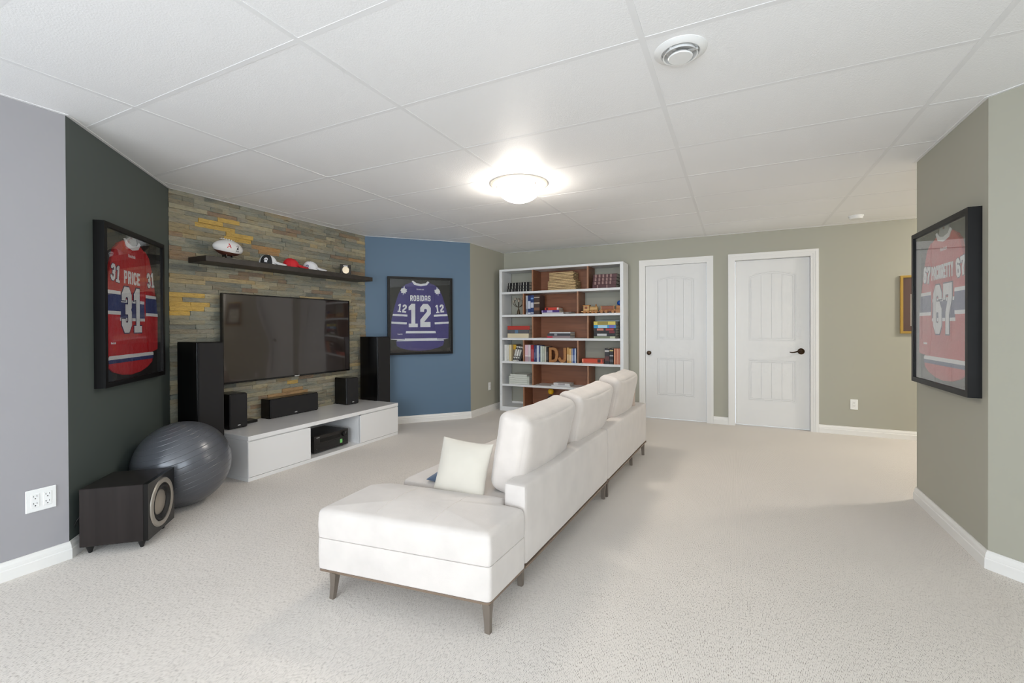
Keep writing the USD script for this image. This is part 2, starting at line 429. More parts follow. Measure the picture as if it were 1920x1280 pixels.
# baseboards: one moulded profile swept along the foot of the walls
PROF = [(0, 0), (0.016, 0), (0.016, 0.050), (0.0125, 0.055), (0.0125, 0.060), (0.011, 0.072), (0.006, 0.084), (0.0055, 0.092), (0, 0.092)]
def baseboard(name, pts, label):
    pts = [np.array(q, float) for q in pts]
    nr = []
    for a, b in zip(pts[:-1], pts[1:]):
        d = (b - a) / np.linalg.norm(b - a); nr.append(np.array([d[1], -d[0]]))
    off = []
    for i in range(len(pts)):
        if i == 0: off.append(nr[0])
        elif i == len(pts) - 1: off.append(nr[-1])
        else:
            s = nr[i - 1] + nr[i]; off.append(s / (1 + nr[i - 1] @ nr[i]))
    K = len(PROF)
    V = np.array([(*(p + o * d), z) for p, o in zip(pts, off) for d, z in PROF])
    F = []
    for i in range(len(pts) - 1):
        for k in range(K):
            l = (k + 1) % K
            F += [(i * K + k, (i + 1) * K + k, (i + 1) * K + l), (i * K + k, (i + 1) * K + l, i * K + l)]
    for k in range(1, K - 1):
        F += [(0, k, k + 1), ((len(pts) - 1) * K, (len(pts) - 1) * K + k + 1, (len(pts) - 1) * K + k)]
    m = trimesh.Trimesh(V, F, process=False); m.fix_normals()
    struct(name, m, m_white, label, False)
cs = 0.083
baseboard('baseboard_left', [(-3.19, YR), A, B], 'white moulded baseboard along the lilac-grey and charcoal walls')
baseboard('baseboard_far_left', [C, D, E_, (DOORS[1][0] - cs, YB)], 'white baseboard along the blue wall and behind the bookcase')
baseboard('baseboard_back', [(DOORS[1][1] + cs, YB), (DOORS[2][0] - cs, YB)], 'short white baseboard between the two doors')
baseboard('baseboard_hall', [(DOORS[2][1] + cs, YB), (DOORS[3][0] - cs, YB)], 'white baseboard right of the lever door')
baseboard('baseboard_right', [(XH, 4.073), F_, G, H, (2.05, YR)], 'white baseboard around the jutting sage wall at the right')

# ceiling: every tile and tee a piece of its own
struct('ceiling', bx(-4.4, 4.4, -3.75, 6.36, ZC + 0.06, ZC + 0.10), m_tile, 'white suspended ceiling of large vinyl tiles in a grid', False)
GX, GY = -2.7666, 0.6218
cx = [GX + 1.2192 * i for i in range(-2, 7)]; cy = [GY + 0.6096 * j for j in range(-7, 11)]
X0, X1, Y0, Y1 = -4.22, 4.24, -3.62, 6.22
def tile(x0, x1, y0, y1, seed):
    r = random.Random(seed)
    nx, ny = 6, 4
    sag, tx, ty = r.uniform(0.001, 0.004), r.uniform(-0.0003, 0.0003), r.uniform(-0.0003, 0.0003)
    V = []
    for j in range(ny + 1):
        for i in range(nx + 1):
            u, v = 2 * i / nx - 1, 2 * j / ny - 1
            V.append((x0 + (x1 - x0) * i / nx, y0 + (y1 - y0) * j / ny, ZC + 0.0014 - sag * (1 - u * u) * (1 - v * v) + tx * u + ty * v))
    F = []
    for j in range(ny):
        for i in range(nx):
            q = [j * (nx + 1) + i, j * (nx + 1) + i + 1, (j + 1) * (nx + 1) + i + 1, (j + 1) * (nx + 1) + i]
            F += [(q[0], q[2], q[1]), (q[0], q[3], q[2])]
    return trimesh.Trimesh(V, F, process=False)
for j in range(len(cy) - 1):
    for i in range(len(cx) - 1):
        a, b, c, d = max(cx[i], X0), min(cx[i + 1], X1), max(cy[j], Y0), min(cy[j + 1], Y1)
        if b - a > 0.02 and d - c > 0.02:
            part('/World/ceiling', 'ceiling_tile', tile(a, b, c, d, i * 100 + j), m_tile, True)
for x in cx:
    if X0 < x < X1:
        part('/World/ceiling', 'main_tee', join(bx(x - 0.012, x + 0.012, Y0, Y1, ZC + 0.0004, ZC + 0.003), bx(x - 0.002, x + 0.002, Y0, Y1, ZC + 0.003, ZC + 0.05)), m_tee, False)
for y in cy:
    if Y0 < y < Y1:
        for i in range(len(cx) - 1):
            a, b = max(cx[i] + 0.012, X0), min(cx[i + 1] - 0.012, X1)
            if b > a:
                part('/World/ceiling', 'cross_tee', bx(a, b, y - 0.012, y + 0.012, ZC + 0.0006, ZC + 0.003), m_tee, False)
def wall_angle(n, pts, label):
    q = sg.LineString(pts).buffer(0.018, cap_style=2, join_style=2)
    m = ext(q, 0.003); m.apply_translation((0, 0, ZC - 0.002))
    struct(f'trim_{n}', m, m_tee, label, False)
wall_angle(1, [(-3.19, YR), A, B, C, D, E_, (XH, YB)], 'white ceiling edge strip along the left and back walls')
wall_angle(2, [(XH, 4.073), F_, G, H, (2.05, YR)], 'white ceiling edge strip around the jutting sage wall')

# ------------------------------------------------------------------ ledgestone wall
PAL = [(120, 121, 112), (106, 110, 103), (136, 133, 119), (146, 137, 113), (128, 116, 96), (160, 150, 124), (96, 97, 92), (140, 134, 122), (124, 126, 116), (132, 128, 114)]
WARM = [(200, 156, 44), (160, 112, 56), (122, 90, 68), (176, 152, 108), (150, 130, 92), (112, 84, 66)]
def stone_material():
    zone = [(0.30, lin((112, 117, 110))), (0.44, lin((134, 132, 118))), (0.56, lin((160, 150, 122))), (0.66, lin((158, 128, 84))), (0.74, lin((128, 100, 78)))]
    return usdkit.material(stage, '/World/Looks/split_slate', {
        'a': ('attribute', {'attribute': 'tint'}), 'tc': ('texture_coordinate', {}), 'mp': ('mapping', {'scale': (1, 0.5, 1.7)}),
        'n0': ('noise_texture', {'scale': 7.5, 'detail': 6.0, 'roughness': 0.68}), 'r0': ('rgb_ramp', {'ramp': zone}), 'm0': ('mix_color', {'fac': 0.45}),
        'n1': ('noise_texture', {'scale': 42.0, 'detail': 6.0, 'roughness': 0.72}), 'r1': ('rgb_ramp', {'ramp': [(0.28, (0.50, 0.50, 0.50)), (0.46, (0.90, 0.90, 0.89)), (0.72, (1.0, 1.0, 0.98))]}),
        'mx': ('mix_color', {'blend_type': 'multiply', 'fac': 1.0}),
        'n2': ('noise_texture', {'scale': 75.0, 'detail': 5.0}), 'b': ('bump', {'strength': 0.8, 'distance': 0.006}), 'p': ('principled_bsdf', {'roughness': 0.7})},
        [('tc.object', 'mp.vector'), ('mp.vector', 'n0.vector'), ('n0.fac', 'r0.fac'), ('a.color', 'm0.a'), ('r0.color', 'm0.b'), ('mp.vector', 'n1.vector'), ('n1.fac', 'r1.fac'), ('m0.result', 'mx.a'), ('r1.color', 'mx.b'),
         ('mx.result', 'p.base_color'), ('mp.vector', 'n2.vector'), ('n2.fac', 'b.height'), ('b.normal', 'p.normal')], surface='p.BSDF')
m_stone = stone_material()
m_grout = mat('stone_backing', (88, 82, 72), 0.9)
def tinted(path, cols):
    UsdGeom.PrimvarsAPI(stage.GetPrimAtPath(path)).CreatePrimvar('tint', Sdf.ValueTypeNames.Color3fArray, 'vertex').Set(Vt.Vec3fArray.FromNumpy(np.asarray(cols, np.float32)))
def stone(y0, y1, z0, z1, r):
    """one split-face piece on the wall x = -4.125, facing +x"""
    xb, xf = -4.128, -4.106 + r.uniform(-0.004, 0.007)
    ny = 3 if y1 - y0 > 0.16 else 2
    g = 0.0006
    y0 += g; y1 -= g; z0 += g; z1 -= g
    ys = np.linspace(y0, y1, ny + 1)
    V, F = [], []
    for z, jit in ((z0, 1), ((z0 + z1) / 2 + r.uniform(-.006, .006), 0), (z1, 1)):
        for y in ys:
            V.append((xf + r.uniform(-0.0035, 0.0035) - (0.002 if jit else 0), y, z))
    n = ny + 1
    for k in range(2):
        for i in range(ny):
            a = k * n + i
            F += [(a, a + 1, a + n + 1), (a, a + n + 1, a + n)]
    o = len(V)
    ring = list(range(n)) + [2 * n - 1, 3 * n - 1] + list(range(3 * n - 2, 2 * n - 1, -1)) + [n]
    V += [(xb, V[i][1], V[i][2]) for i in ring]
    K = len(ring)
    for k in range(K):
        l = (k + 1) % K
        F += [(ring[k], o + k, o + l), (ring[k], o + l, ring[l])]
    v = np.array(V); f = np.array(F)
    return v[f].reshape(-1, 3), np.arange(len(f) * 3).reshape(-1, 3)[:, [0, 1, 2]]
def stones():
    r = random.Random(31)
    w = struct_x('wall_stone', 'ledgestone wall of split slate in grey, tan and rust behind the television')
    part(w, 'backing', bx(-4.26, -4.125, 1.92, 4.32, 0, ZC + 0.06), m_grout, False)
    rows = 62; h = ZC / rows
    L = []
    for k in range(rows):
        y = 2.04
        z0, z1 = k * h, (k + 1) * h
        while y < 4.20 - 1e-6:
            l = r.choice([0.10, 0.14, 0.18, 0.20, 0.24, 0.30]) * r.uniform(0.85, 1.15)
            if 4.20 - (y + l) < 0.07: l = 4.20 - y
            L.append((y, y + l, z0, z1)); y += l
    def hidden(s):
        y0, y1, z0, z1 = s
        return (y0 > 2.46 and y1 < 3.86 and z0 > 0.74 and z1 < 1.50) or z1 < 0.36
    # patches of rust and ochre where the photograph has them (y, z, radius in y, radius in z)
    patches = [(2.17, 1.43, 0.22, 0.16, 0), (2.20, 1.62, 0.16, 0.10, 3), (2.48, 2.15, 0.20, 0.10, 0), (2.62, 2.06, 0.20, 0.08, 0), (2.85, 1.98, 0.16, 0.07, 1), (3.10, 0.56, 0.26, 0.07, 1), (3.18, 0.66, 0.14, 0.05, 0),
               (4.02, 2.0, 0.10, 0.07, 1), (2.12, 1.85, 0.10, 0.10, 2), (2.15, 2.05, 0.14, 0.08, 4), (3.9, 1.35, 0.16, 0.10, 4), (2.5, 1.66, 0.3, 0.05, 3)]
    vis = sorted([s for s in L if not hidden(s)], key=lambda s: -(s[1] - s[0]) / (0.6 + s[0] - 1.2))
    own = set(vis[:296])
    MV, MF, MC, o = [], [], [], 0
    for s in L:
        yc, zc = (s[0] + s[1]) / 2, (s[2] + s[3]) / 2
        col = r.choice(PAL); k = r.random()
        for (py, pz, ry, rz, wi) in patches:
            if ((yc - py) / ry) ** 2 + ((zc - pz) / rz) ** 2 < r.uniform(0.2, 0.8): col = WARM[wi]
        if k < 0.06: col = r.choice(WARM[2:])
        j = r.uniform(1.18, 1.62)
        c = np.array(lin(col)) * j
        v, f = stone(*s, r)
        if s in own:
            p = part(w, 'stone', trimesh.Trimesh(v, f, process=False), m_stone, False)
            tinted(p, np.tile(c, (len(v), 1)))
        else:
            MV.append(v); MF.append(f + o); MC.append(np.tile(c, (len(v), 1))); o += len(v)
    p = part(w, 'stone_courses', trimesh.Trimesh(np.vstack(MV), np.vstack(MF), process=False), m_stone, False, kind='stuff')
    tinted(p, np.vstack(MC))
stones()

# ------------------------------------------------------------------ ceiling fittings
m_bowl = emit('lit_bowl_glass', LAMP_COLOR, LAMP_MAIN)
m_rim = mat('frosted_glass_rim', (238, 232, 222), 0.25, transmission_weight=0.25)
m_chrome = mat('brushed_nickel', (168, 165, 160), 0.28, metallic=1.0)
m_plastic = mat('white_plastic', (236, 236, 234), 0.32)
def ceiling_lamp(loc, label, bowl):
    t = thing('ceiling_lamp', label, 'ceiling lamp', loc, group='round glass ceiling lamps')
    rim = lathe([(0.150, -0.030), (0.205, -0.022), (0.226, -0.010), (0.228, -0.003), (0.205, -0.010), (0.150, -0.018)], 48)
    part(t, 'glass_rim', rim, m_rim, 40)
    part(t, 'base_plate', cyl(0.15, 0.02, 40, z=-0.0205), m_plastic, 40)
    prof = [(0.150, -0.031)] + [(0.165 * math.cos(a), -0.040 - 0.108 * math.sin(a)) for a in np.linspace(0.1, PI / 2, 14)]
    prof[-1] = (0, prof[-1][1])
    part(t, 'bowl', lathe(prof, 48), bowl, True)
    for k in range(3):
        a = math.radians(100 + 120 * k)
        part(t, 'clip', cyl(0.007, 0.012, 12, x=0.178 * math.cos(a), y=0.178 * math.sin(a), z=-0.042, c=0.002), m_chrome, 40)
    return t
ceiling_lamp((-1.535, 3.24, ZC), 'lit round glass ceiling lamp above the sofa and television area', m_bowl)
ceiling_lamp((-0.10, -2.2, ZC), 'lit round glass ceiling lamp behind the camera', emit('lit_bowl_glass_rear', LAMP_COLOR, LAMP_REAR))
ceiling_lamp((3.05, 5.35, ZC), 'lit round glass ceiling lamp in the side hallway', emit('lit_bowl_glass_hall', (1.0, 0.95, 0.87), LAMP_HALL))

t = thing('ceiling_vent', 'round white air diffuser in the ceiling tile nearest the camera', 'air vent', (-0.200, 1.985, ZC + 0.002))
part(t, 'flange', lathe([(0.072, -0.006), (0.076, -0.014), (0.090, -0.012), (0.104, -0.003), (0.104, 0.002), (0.072, 0.002)], 48), m_plastic, 40)
part(t, 'duct', lathe([(0.072, 0.0), (0.066, 0.10), (0.0, 0.10), (0.0, 0.099), (0.065, 0.099), (0.071, 0.0)], 40), mat('duct_grey', (120, 120, 120), 0.6), 40)
part(t, 'ring', lathe([(0.064, -0.022), (0.069, -0.024), (0.060, -0.008), (0.052, 0.012), (0.050, 0.010), (0.058, -0.010)], 40), m_plastic, 40)
part(t, 'disc', lathe([(0, -0.034), (0.046, -0.033), (0.049, -0.029), (0.040, -0.018), (0, -0.010)], 40), m_plastic, 40)
for k in range(3):
    a = 120 * k
    part(t, 'strut', move(bx(0.03, 0.068, -0.004, 0.004, -0.012, -0.004), rz=a), m_plastic, False)
t = thing('smoke_detector', 'small round white smoke detector on the ceiling near the hallway', 'smoke detector', (1.13, 5.78, ZC + 0.002))
part(t, 'base', lathe([(0, 0), (0.066, 0), (0.066, -0.012), (0, -0.012)], 40), m_plastic, 40)
part(t, 'cover', lathe([(0.060, -0.0115), (0.060, -0.022), (0.050, -0.034), (0.02, -0.038), (0, -0.038)], 40), m_plastic, 40)

# outlets on the walls (local -y faces the room)
m_slot = mat('outlet_slot', (40, 40, 42), 0.6)
def outlet(label, loc, rz, gangs=1, cover=False):
    t = thing('wall_outlet', label, 'outlet', loc, rz, group='white wall outlets')
    w = 0.070 if gangs == 1 else 0.116
    part(t, 'plate', bx(-w / 2, w / 2, -0.006, 0, -0.057, 0.057, 0.003), m_plastic, False)
    for g in range(gangs):
        x = 0 if gangs == 1 else (-0.023, 0.023)[g]
        part(t, 'receptacle', bx(x - 0.0165, x + 0.0165, -0.008, -0.005, -0.034, 0.034, 0.0015), m_plastic, False)
        if cover: continue
        for dz in (-0.018, 0.018):
            part(t, 'socket', join(bx(x - 0.0075, x - 0.0055, -0.0085, -0.0075, dz + 0.001, dz + 0.009), bx(x + 0.0055, x + 0.0075, -0.0085, -0.0075, dz + 0.002, dz + 0.008),
                                   cyl(0.0026, 0.001, 10, x=x, y=-0.0075, z=dz - 0.007, axis='y')), m_slot, False)
    return t
outlet('white double outlet with four sockets on the lilac-grey wall', (-3.19, 0.992, 0.354), 90, 2)
outlet('white outlet on the short wall left of the bookcase', (-3.20, 5.717, 0.368), 90, 1)
outlet('single white outlet low on the wall right of the lever door', (1.193, YB, 0.343), 0, 1)

# ------------------------------------------------------------------ television, shelf and what stands on it
m_blk = mat('black_satin', (22, 21, 21), 0.35)
m_blk_gloss = mat('black_gloss', (9, 9, 9), 0.10, specular_ior_level=0.4)
m_screen = usdkit.material(stage, '/World/Looks/dark_screen', {'tc': ('texture_coordinate', {}), 'n': ('noise_texture', {'scale': 1.7, 'detail': 0.0}), 'b': ('bump', {'strength': 0.16, 'distance': 0.08}),
    'p': ('principled_bsdf', {'base_color': lin((46, 39, 37)), 'roughness': 0.05, 'specular_ior_level': 0.75, 'coat_weight': 0.35, 'coat_roughness': 0.03})},
    [('tc.object', 'n.vector'), ('n.fac', 'b.height'), ('b.normal', 'p.normal'), ('b.normal', 'p.coat_normal')], surface='p.BSDF')
m_logo = mat('silver_print', (200, 200, 200), 0.3, metallic=0.5)
t = thing('television', 'large black flat-screen television hung on the stone wall', 'television', (-4.10, 3.142, 0.730), 90)
W, Hh = 1.452, 0.808
part(t, 'housing', bx(-W / 2, W / 2, -0.066, -0.030, 0, Hh, 0.004), m_blk, False)
part(t, 'wall_mount', bx(-0.25, 0.25, -0.032, 0.004, 0.2, 0.6), m_blk, False)
part(t, 'screen', bx(-W / 2 + 0.011, W / 2 - 0.011, -0.0665, -0.060, 0.016, Hh - 0.011), m_screen, False)
part(t, 'bezel', slab(sg.box(-W / 2, 0, W / 2, Hh).difference(sg.box(-W / 2 + 0.010, 0.015, W / 2 - 0.010, Hh - 0.010)), -0.062, -0.070), m_blk_gloss, False)
part(t, 'logo', bx(-0.008, 0.048, -0.0706, -0.0698, 0.004, 0.011), m_logo, False)

m_wenge = mat('dark_wenge', (48, 42, 37), 0.5, 0.25, 22, 0.15, 90, stretch=(1, 0.06, 1))
t = thing('wall_shelf', 'long dark brown floating shelf above the television', 'shelf', (-4.10, 3.12, 1.775), 90)
part(t, 'board', bx(-0.94, 0.94, -0.250, 0.0, 0, 0.046, 0.002), m_wenge, False)
part(t, 'bracket', bx(-0.85, 0.85, -0.03, 0.004, 0.006, 0.040), m_blk, False)
SZ = 1.8212
# football: an oval leather ball of white panels with a brown underside, on a little stand
t = thing('football', 'white and brown football with red and black emblems on the shelf', 'football', (-3.965, 2.43, SZ))
L_, R_ = 0.130, 0.070
fb = lathe([(R_ * max(0.0, math.cos(a)) ** 1.25 if abs(a) < PI / 2 - 1e-6 else 0, L_ * math.sin(a)) for a in np.linspace(-PI / 2, PI / 2, 33)], 40)
fb = move(fb, rx=-90)                                        # long axis along local y
tilt = lambda m: move(m, z=0.104, rx=-3)
m_ballw = mat('white_leather', (226, 224, 222), 0.45, bump=0.2, bscale=420, bdist=0.001)
m_ballb = mat('brown_leather', (92, 52, 40), 0.5, bump=0.2, bscale=420, bdist=0.001)
part(t, 'white_panels', tilt(fb.slice_plane((0, 0, -0.031), (0.25, 0, 1))), m_ballw, True)
part(t, 'brown_panels', tilt(fb.slice_plane((0, 0, -0.031), (-0.25, 0, -1))), m_ballb, True, 'brown leather underside')
def on_ball(poly, y, z, depth=0.001):
    """a print lifted on to the ball's skin, seen from +x"""
    m = ext(poly, depth); v = m.vertices
    yy, zz = v[:, 0] + y, v[:, 1] + z
    rr = R_ * np.maximum(0.02, np.sqrt(np.maximum(0, 1 - (yy / L_) ** 2))) ** 1.25
    xx = np.sqrt(np.maximum(1e-5, rr ** 2 - zz ** 2)) - 0.0003 + v[:, 2]
    m.vertices = np.c_[xx, yy, zz]; return tilt(m)
def glyphs(s, h):
    m = meshkit.text_mesh(s, h, 0.001, bold=True); b = m.bounds
    v = m.vertices - [(b[0, 0] + b[1, 0]) / 2, (b[0, 1] + b[1, 1]) / 2, 0]
    return v, m.faces
def text_on_ball(s, h, y, z):
    v, f = glyphs(s, h)
    yy, zz = v[:, 0] + y, v[:, 1] + z
    rr = R_ * np.maximum(0.02, np.sqrt(np.maximum(0, 1 - (yy / L_) ** 2))) ** 1.25
    return tilt(trimesh.Trimesh(np.c_[np.sqrt(np.maximum(1e-5, rr ** 2 - zz ** 2)) - 0.0003 + v[:, 2], yy, zz], f, process=False))
m_redp = mat('red_print', (200, 44, 52), 0.5); m_blkp = mat('black_print', (36, 34, 38), 0.5); m_whp = mat('white_print', (225, 224, 226), 0.5)
part(t, 'red_emblem', text_on_ball('A', 0.036, -0.030, 0.010), m_redp, False, 'red letter emblem')
cup = sg.Polygon([(-.010, -.016), (.010, -.016), (.006, -.004), (.012, .014), (.0, .022), (-.012, .014), (-.006, -.004)])
part(t, 'black_emblem', on_ball(cup, 0.045, 0.004), m_blkp, False, 'black trophy emblem')
part(t, 'black_lettering', text_on_ball('XLVI', 0.010, 0.045, -0.024), m_blkp, False)
part(t, 'dark_patch', on_ball(sg.box(-.008, -.012, .008, .012), 0.098, 0.012), mat('navy_print', (44, 46, 74), 0.5), False)
for k in range(6):
    part(t, 'lace', tilt(bx(-0.012 + 0.01, 0.012 + 0.01, -0.075 + 0.022 * k, -0.069 + 0.022 * k, 0.066, 0.072 + 0.004 * math.sin(k / 5 * PI))), m_ballw, False)
part(t, 'stand', join(bx(-0.03, 0.03, -0.03, 0.03, 0, 0.006, 0.002), bx(-0.012, 0.012, -0.02, 0.02, 0.006, 0.032), bx(-0.03, 0.03, -0.035, -0.029, 0.026, 0.042), bx(-0.03, 0.03, 0.020, 0.026, 0.024, 0.040)), m_blk, False)

def cap(label, loc, rz, crown, brim, panel=None, logo=None):
    t = thing('baseball_cap', label, 'cap', loc, rz, group='baseball caps on the wall shelf')
    nu, nv = 32, 12
    def dome(u0, u1, s=1.0, off=0.0):
        V, F = [], []
        us = np.linspace(u0, u1, nu + 1)
        for j in range(nv + 1):
            b = j / nv * PI / 2
            for u in us:
                V.append(((0.080 * math.cos(b) ** 0.8 + off) * math.cos(u) if j < nv else 0, (0.072 * math.cos(b) ** 0.8 + off) * math.sin(u) if j < nv else 0, (0.094 + off) * math.sin(b) * (1 - 0.10 * math.cos(u) * math.cos(b))))
        for j in range(nv):
            for i in range(nu):
                q = [j * (nu + 1) + i, j * (nu + 1) + i + 1, (j + 1) * (nu + 1) + i + 1, (j + 1) * (nu + 1) + i]
                F += [(q[0], q[1], q[2]), (q[0], q[2], q[3])]
        return trimesh.Trimesh(V, F, process=True)
    part(t, 'crown', dome(0, 2 * PI), crown, True)
    part(t, 'button', move(trimesh.creation.icosphere(2, 0.006), z=0.094), crown, True)
    V, F = [], []
    n = 20
    for layer in (0, 1):
        for i in range(n + 1):
            a = -1.15 + 2.3 * i / n
            for k in range(5):
                s = k / 4
                x = 0.078 * math.cos(a) + s * (0.088 * math.cos(a * 0.75)); y = 0.071 * math.sin(a) * (1 + 0.10 * s)
                z = 0.034 - 0.022 * s - 5.0 * (1 + s) * 0.5 * y * y + (0.004 if layer else 0)
                V.append((x, y, max(z, 0.0 + (0.004 if layer else 0)) if s == 0 else max(z, -0.0 + (0.004 if layer else 0))))
    m_ = (n + 1) * 5
    for layer in (0, 1):
        for i in range(n):
            for k in range(4):
                q = [layer * m_ + i * 5 + k, layer * m_ + (i + 1) * 5 + k, layer * m_ + (i + 1) * 5 + k + 1, layer * m_ + i * 5 + k + 1]
                F += [(q[0], q[1], q[2]), (q[0], q[2], q[3])]
    edge = [i * 5 + 4 for i in range(n + 1)]
    for a, b in zip(edge[:-1], edge[1:]):
        F += [(a, b, m_ + b), (a, m_ + b, m_ + a)]
    part(t, 'brim', trimesh.Trimesh(V, F, process=False), brim, 50)
    part(t, 'seam', join([tube([(0.0805 * math.cos(b) ** 0.8 * math.cos(u), 0.0725 * math.cos(b) ** 0.8 * math.sin(u), 0.0945 * math.sin(b) * (1 - 0.10 * math.cos(u) * math.cos(b))) for b in np.linspace(0.02, 1.45, 12)], 0.0009, 5) for u in np.arange(6) * PI / 3 + 0.2]), crown, True)
    if panel:
        part(t, 'dark_panel', dome(-2.75, -1.35, off=0.0012), panel, True, 'dark front panel')
    if logo:
        ml, u0, zs = logo
        sk = sg.Point(0, 0.006).buffer(0.017).union(sg.box(-0.011, -0.022, 0.011, -0.004)).difference(sg.Point(-0.007, 0.004).buffer(0.005)).difference(sg.Point(0.007, 0.004).buffer(0.005))
        m = ext(sk, 0.0015); v = m.vertices
        z = v[:, 1] + zs; u = u0 + v[:, 0] / 0.075
        b = np.arcsin(np.clip(z / 0.094, 0, 0.999)); rr = np.cos(b) ** 0.8
        m.vertices = np.c_[(0.080 * rr + 0.0018 + v[:, 2]) * np.cos(u), (0.072 * rr + 0.0018 + v[:, 2]) * np.sin(u), z]
        part(t, 'logo', m, ml, False)
    return t
m_capw = mat('white_twill', (228, 228, 230), 0.7, bump=0.15, bscale=600, bdist=0.0005); m_capr = mat('red_twill', (204, 30, 40), 0.65, bump=0.15, bscale=600, bdist=0.0005); m_capk = mat('black_twill', (34, 34, 36), 0.7)
cap('white cap with a black panel and white skull-like logo on the shelf', (-3.955, 2.80, SZ), 68, m_capw, m_capw, m_capk, (m_whp, -2.05, 0.040))
cap('plain red cap on the shelf between the two white caps', (-3.955, 3.045, SZ), 68, m_capr, m_capr)
cap('plain white cap at the right of the three caps on the shelf', (-3.955, 3.275, SZ), 68, m_capw, m_capw, None, (mat('grey_print', (120, 120, 150), 0.6), -2.3, 0.032))
t = thing('plaque', 'small square black-framed plaque with a silver medal on the shelf', 'plaque', (-3.985, 3.770, SZ), 72)
part(t, 'backing', bx(-0.058, 0.058, -0.004, 0.010, 0, 0.122, 0.002), m_blk, False)
part(t, 'frame', slab(sg.box(-0.062, 0, 0.062, 0.126).difference(sg.box(-0.052, 0.010, 0.052, 0.116)), 0.004, -0.010), m_blk, False)
part(t, 'medal', move(cyl(0.042, 0.006, 28, c=0.002), y=-0.003, z=0.063, rx=90), mat('silver_medal', (214, 206, 190), 0.25, metallic=0.9), 40)
part(t, 'ribbon', slab(sg.Polygon([(-0.012, 0.09), (0.012, 0.09), (0.03, 0.115), (-0.03, 0.115)]), -0.003, -0.006), m_whp, False)

# ------------------------------------------------------------------ media cabinet and loudspeakers
m_lacq = mat('white_lacquer', (232, 231, 230), 0.22, coat_weight=0.3)
CX0, CX1, CY0, CY1, CZ = -4.08, -3.468, 2.272, 4.050, 0.362
t = thing('media_cabinet', 'long low white television cabinet along the stone wall', 'cabinet', (CX1, (CY0 + CY1) / 2, 0), 90)
hw, dp = (CY1 - CY0) / 2, CX1 - CX0
n0, n1 = 2.862 - (CY0 + CY1) / 2, 3.468 - (CY0 + CY1) / 2
part(t, 'top', bx(-hw, hw, 0, dp, CZ - 0.036, CZ, 0.002), m_lacq, False)
part(t, 'plinth', bx(-hw, hw, 0.004, dp, 0, 0.030, 0.001), m_lacq, False)
part(t, 'side_panel', bx(-hw, -hw + 0.02, 0.010, dp, 0.030, CZ - 0.036), m_lacq, False)
part(t, 'side_panel', bx(hw - 0.02, hw, 0.010, dp, 0.030, CZ - 0.036), m_lacq, False)
part(t, 'divider', bx(n0 - 0.02, n0, 0.012, dp, 0.030, CZ - 0.036), m_lacq, False)
part(t, 'divider', bx(n1, n1 + 0.02, 0.012, dp, 0.030, CZ - 0.036), m_lacq, False)
part(t, 'back_panel', bx(-hw, hw, dp - 0.012, dp, 0.030, CZ - 0.036), m_lacq, False)
for a, b in ((-hw + 0.001, n0 - 0.0), (n1 + 0.0, hw - 0.001)):
    part(t, 'drawer', join(bx(a, b, 0.001, 0.018, 0.033, CZ - 0.045, 0.002), bx(a + 0.03, b - 0.03, 0.018, dp - 0.05, 0.05, CZ - 0.10)), m_lacq, False)
for a, b in ((-hw + 0.02, n0), (n1, hw - 0.02)):
    part(t, 'finger_groove', bx(a, b, 0.012, 0.016, CZ - 0.056, CZ - 0.036), mat('groove_white', (206, 204, 202), 0.5), False)

m_oak = mat('black_ash_veneer', (14, 13, 13), 0.22, 0.3, 30, 0.06, 120, stretch=(1, 1, 0.05), specular_ior_level=0.3)
m_subv = mat('espresso_veneer', (36, 31, 30), 0.17, 0.25, 30, 0.03, 120, stretch=(1, 1, 0.05), specular_ior_level=0.35)
m_cloth = mat('black_grille_cloth', (30, 28, 28), 0.9, bump=0.3, bscale=900, bdist=0.0006)
def tower(label, loc):
    t = thing('tower_speaker', label, 'speaker', loc, 90, group='tower speakers beside the television')
    part(t, 'cabinet', bx(-0.1, 0.1, -0.272, 0, 0.02, 1.114, 0.004), m_oak, False)
    part(t, 'grille', bx(-0.098, 0.098, -0.292, -0.272, 0.05, 1.110, 0.006), m_cloth, False)
    part(t, 'plinth', bx(-0.103, 0.103, -0.285, 0, 0, 0.02, 0.002), m_blk, False)
    part(t, 'top_cap', bx(-0.099, 0.099, -0.270, -0.002, 1.114, 1.118, 0.001), m_blk_gloss, False)
    part(t, 'logo', bx(-0.012, 0.012, -0.2935, -0.2915, 0.085, 0.094, 0.0008), m_logo, False)
    return t
tw = tower('tall black tower speaker left of the television, behind the exercise ball', (-4.045, 2.162, 0))
dup(tw, (-4.045, 4.146, 0), 90, 'tall black tower speaker right of the television, by the blue wall')
def small_speaker(label, loc, rz):
    t = thing('bookshelf_speaker', label, 'speaker', loc, rz, group='small speakers on the white cabinet')
    part(t, 'cabinet', bx(-0.078, 0.078, -0.17, 0.03, 0.004, 0.300, 0.004), m_oak, False)
    part(t, 'grille', bx(-0.077, 0.077, -0.190, -0.170, 0.006, 0.298, 0.008), m_cloth, False)
    part(t, 'logo', bx(-0.012, 0.012, -0.1915, -0.1895, 0.026, 0.034, 0.0008), m_logo, False)
    part(t, 'foot', join(*[bx(x - 0.012, x + 0.012, y - 0.012, y + 0.012, 0, 0.004) for x in (-0.06, 0.06) for y in (-0.15, 0.01)]), m_blk, False)
    return t
sp = small_speaker('small black speaker at the left end of the white cabinet', (-4.02, 2.430, CZ), 90)
dup(sp, (-4.045, 3.770, CZ), 84, 'small black speaker at the right end of the white cabinet')
t = thing('center_speaker', 'wide black centre speaker lying on the white cabinet under the television', 'speaker', (-4.075, 3.075, CZ), 90)
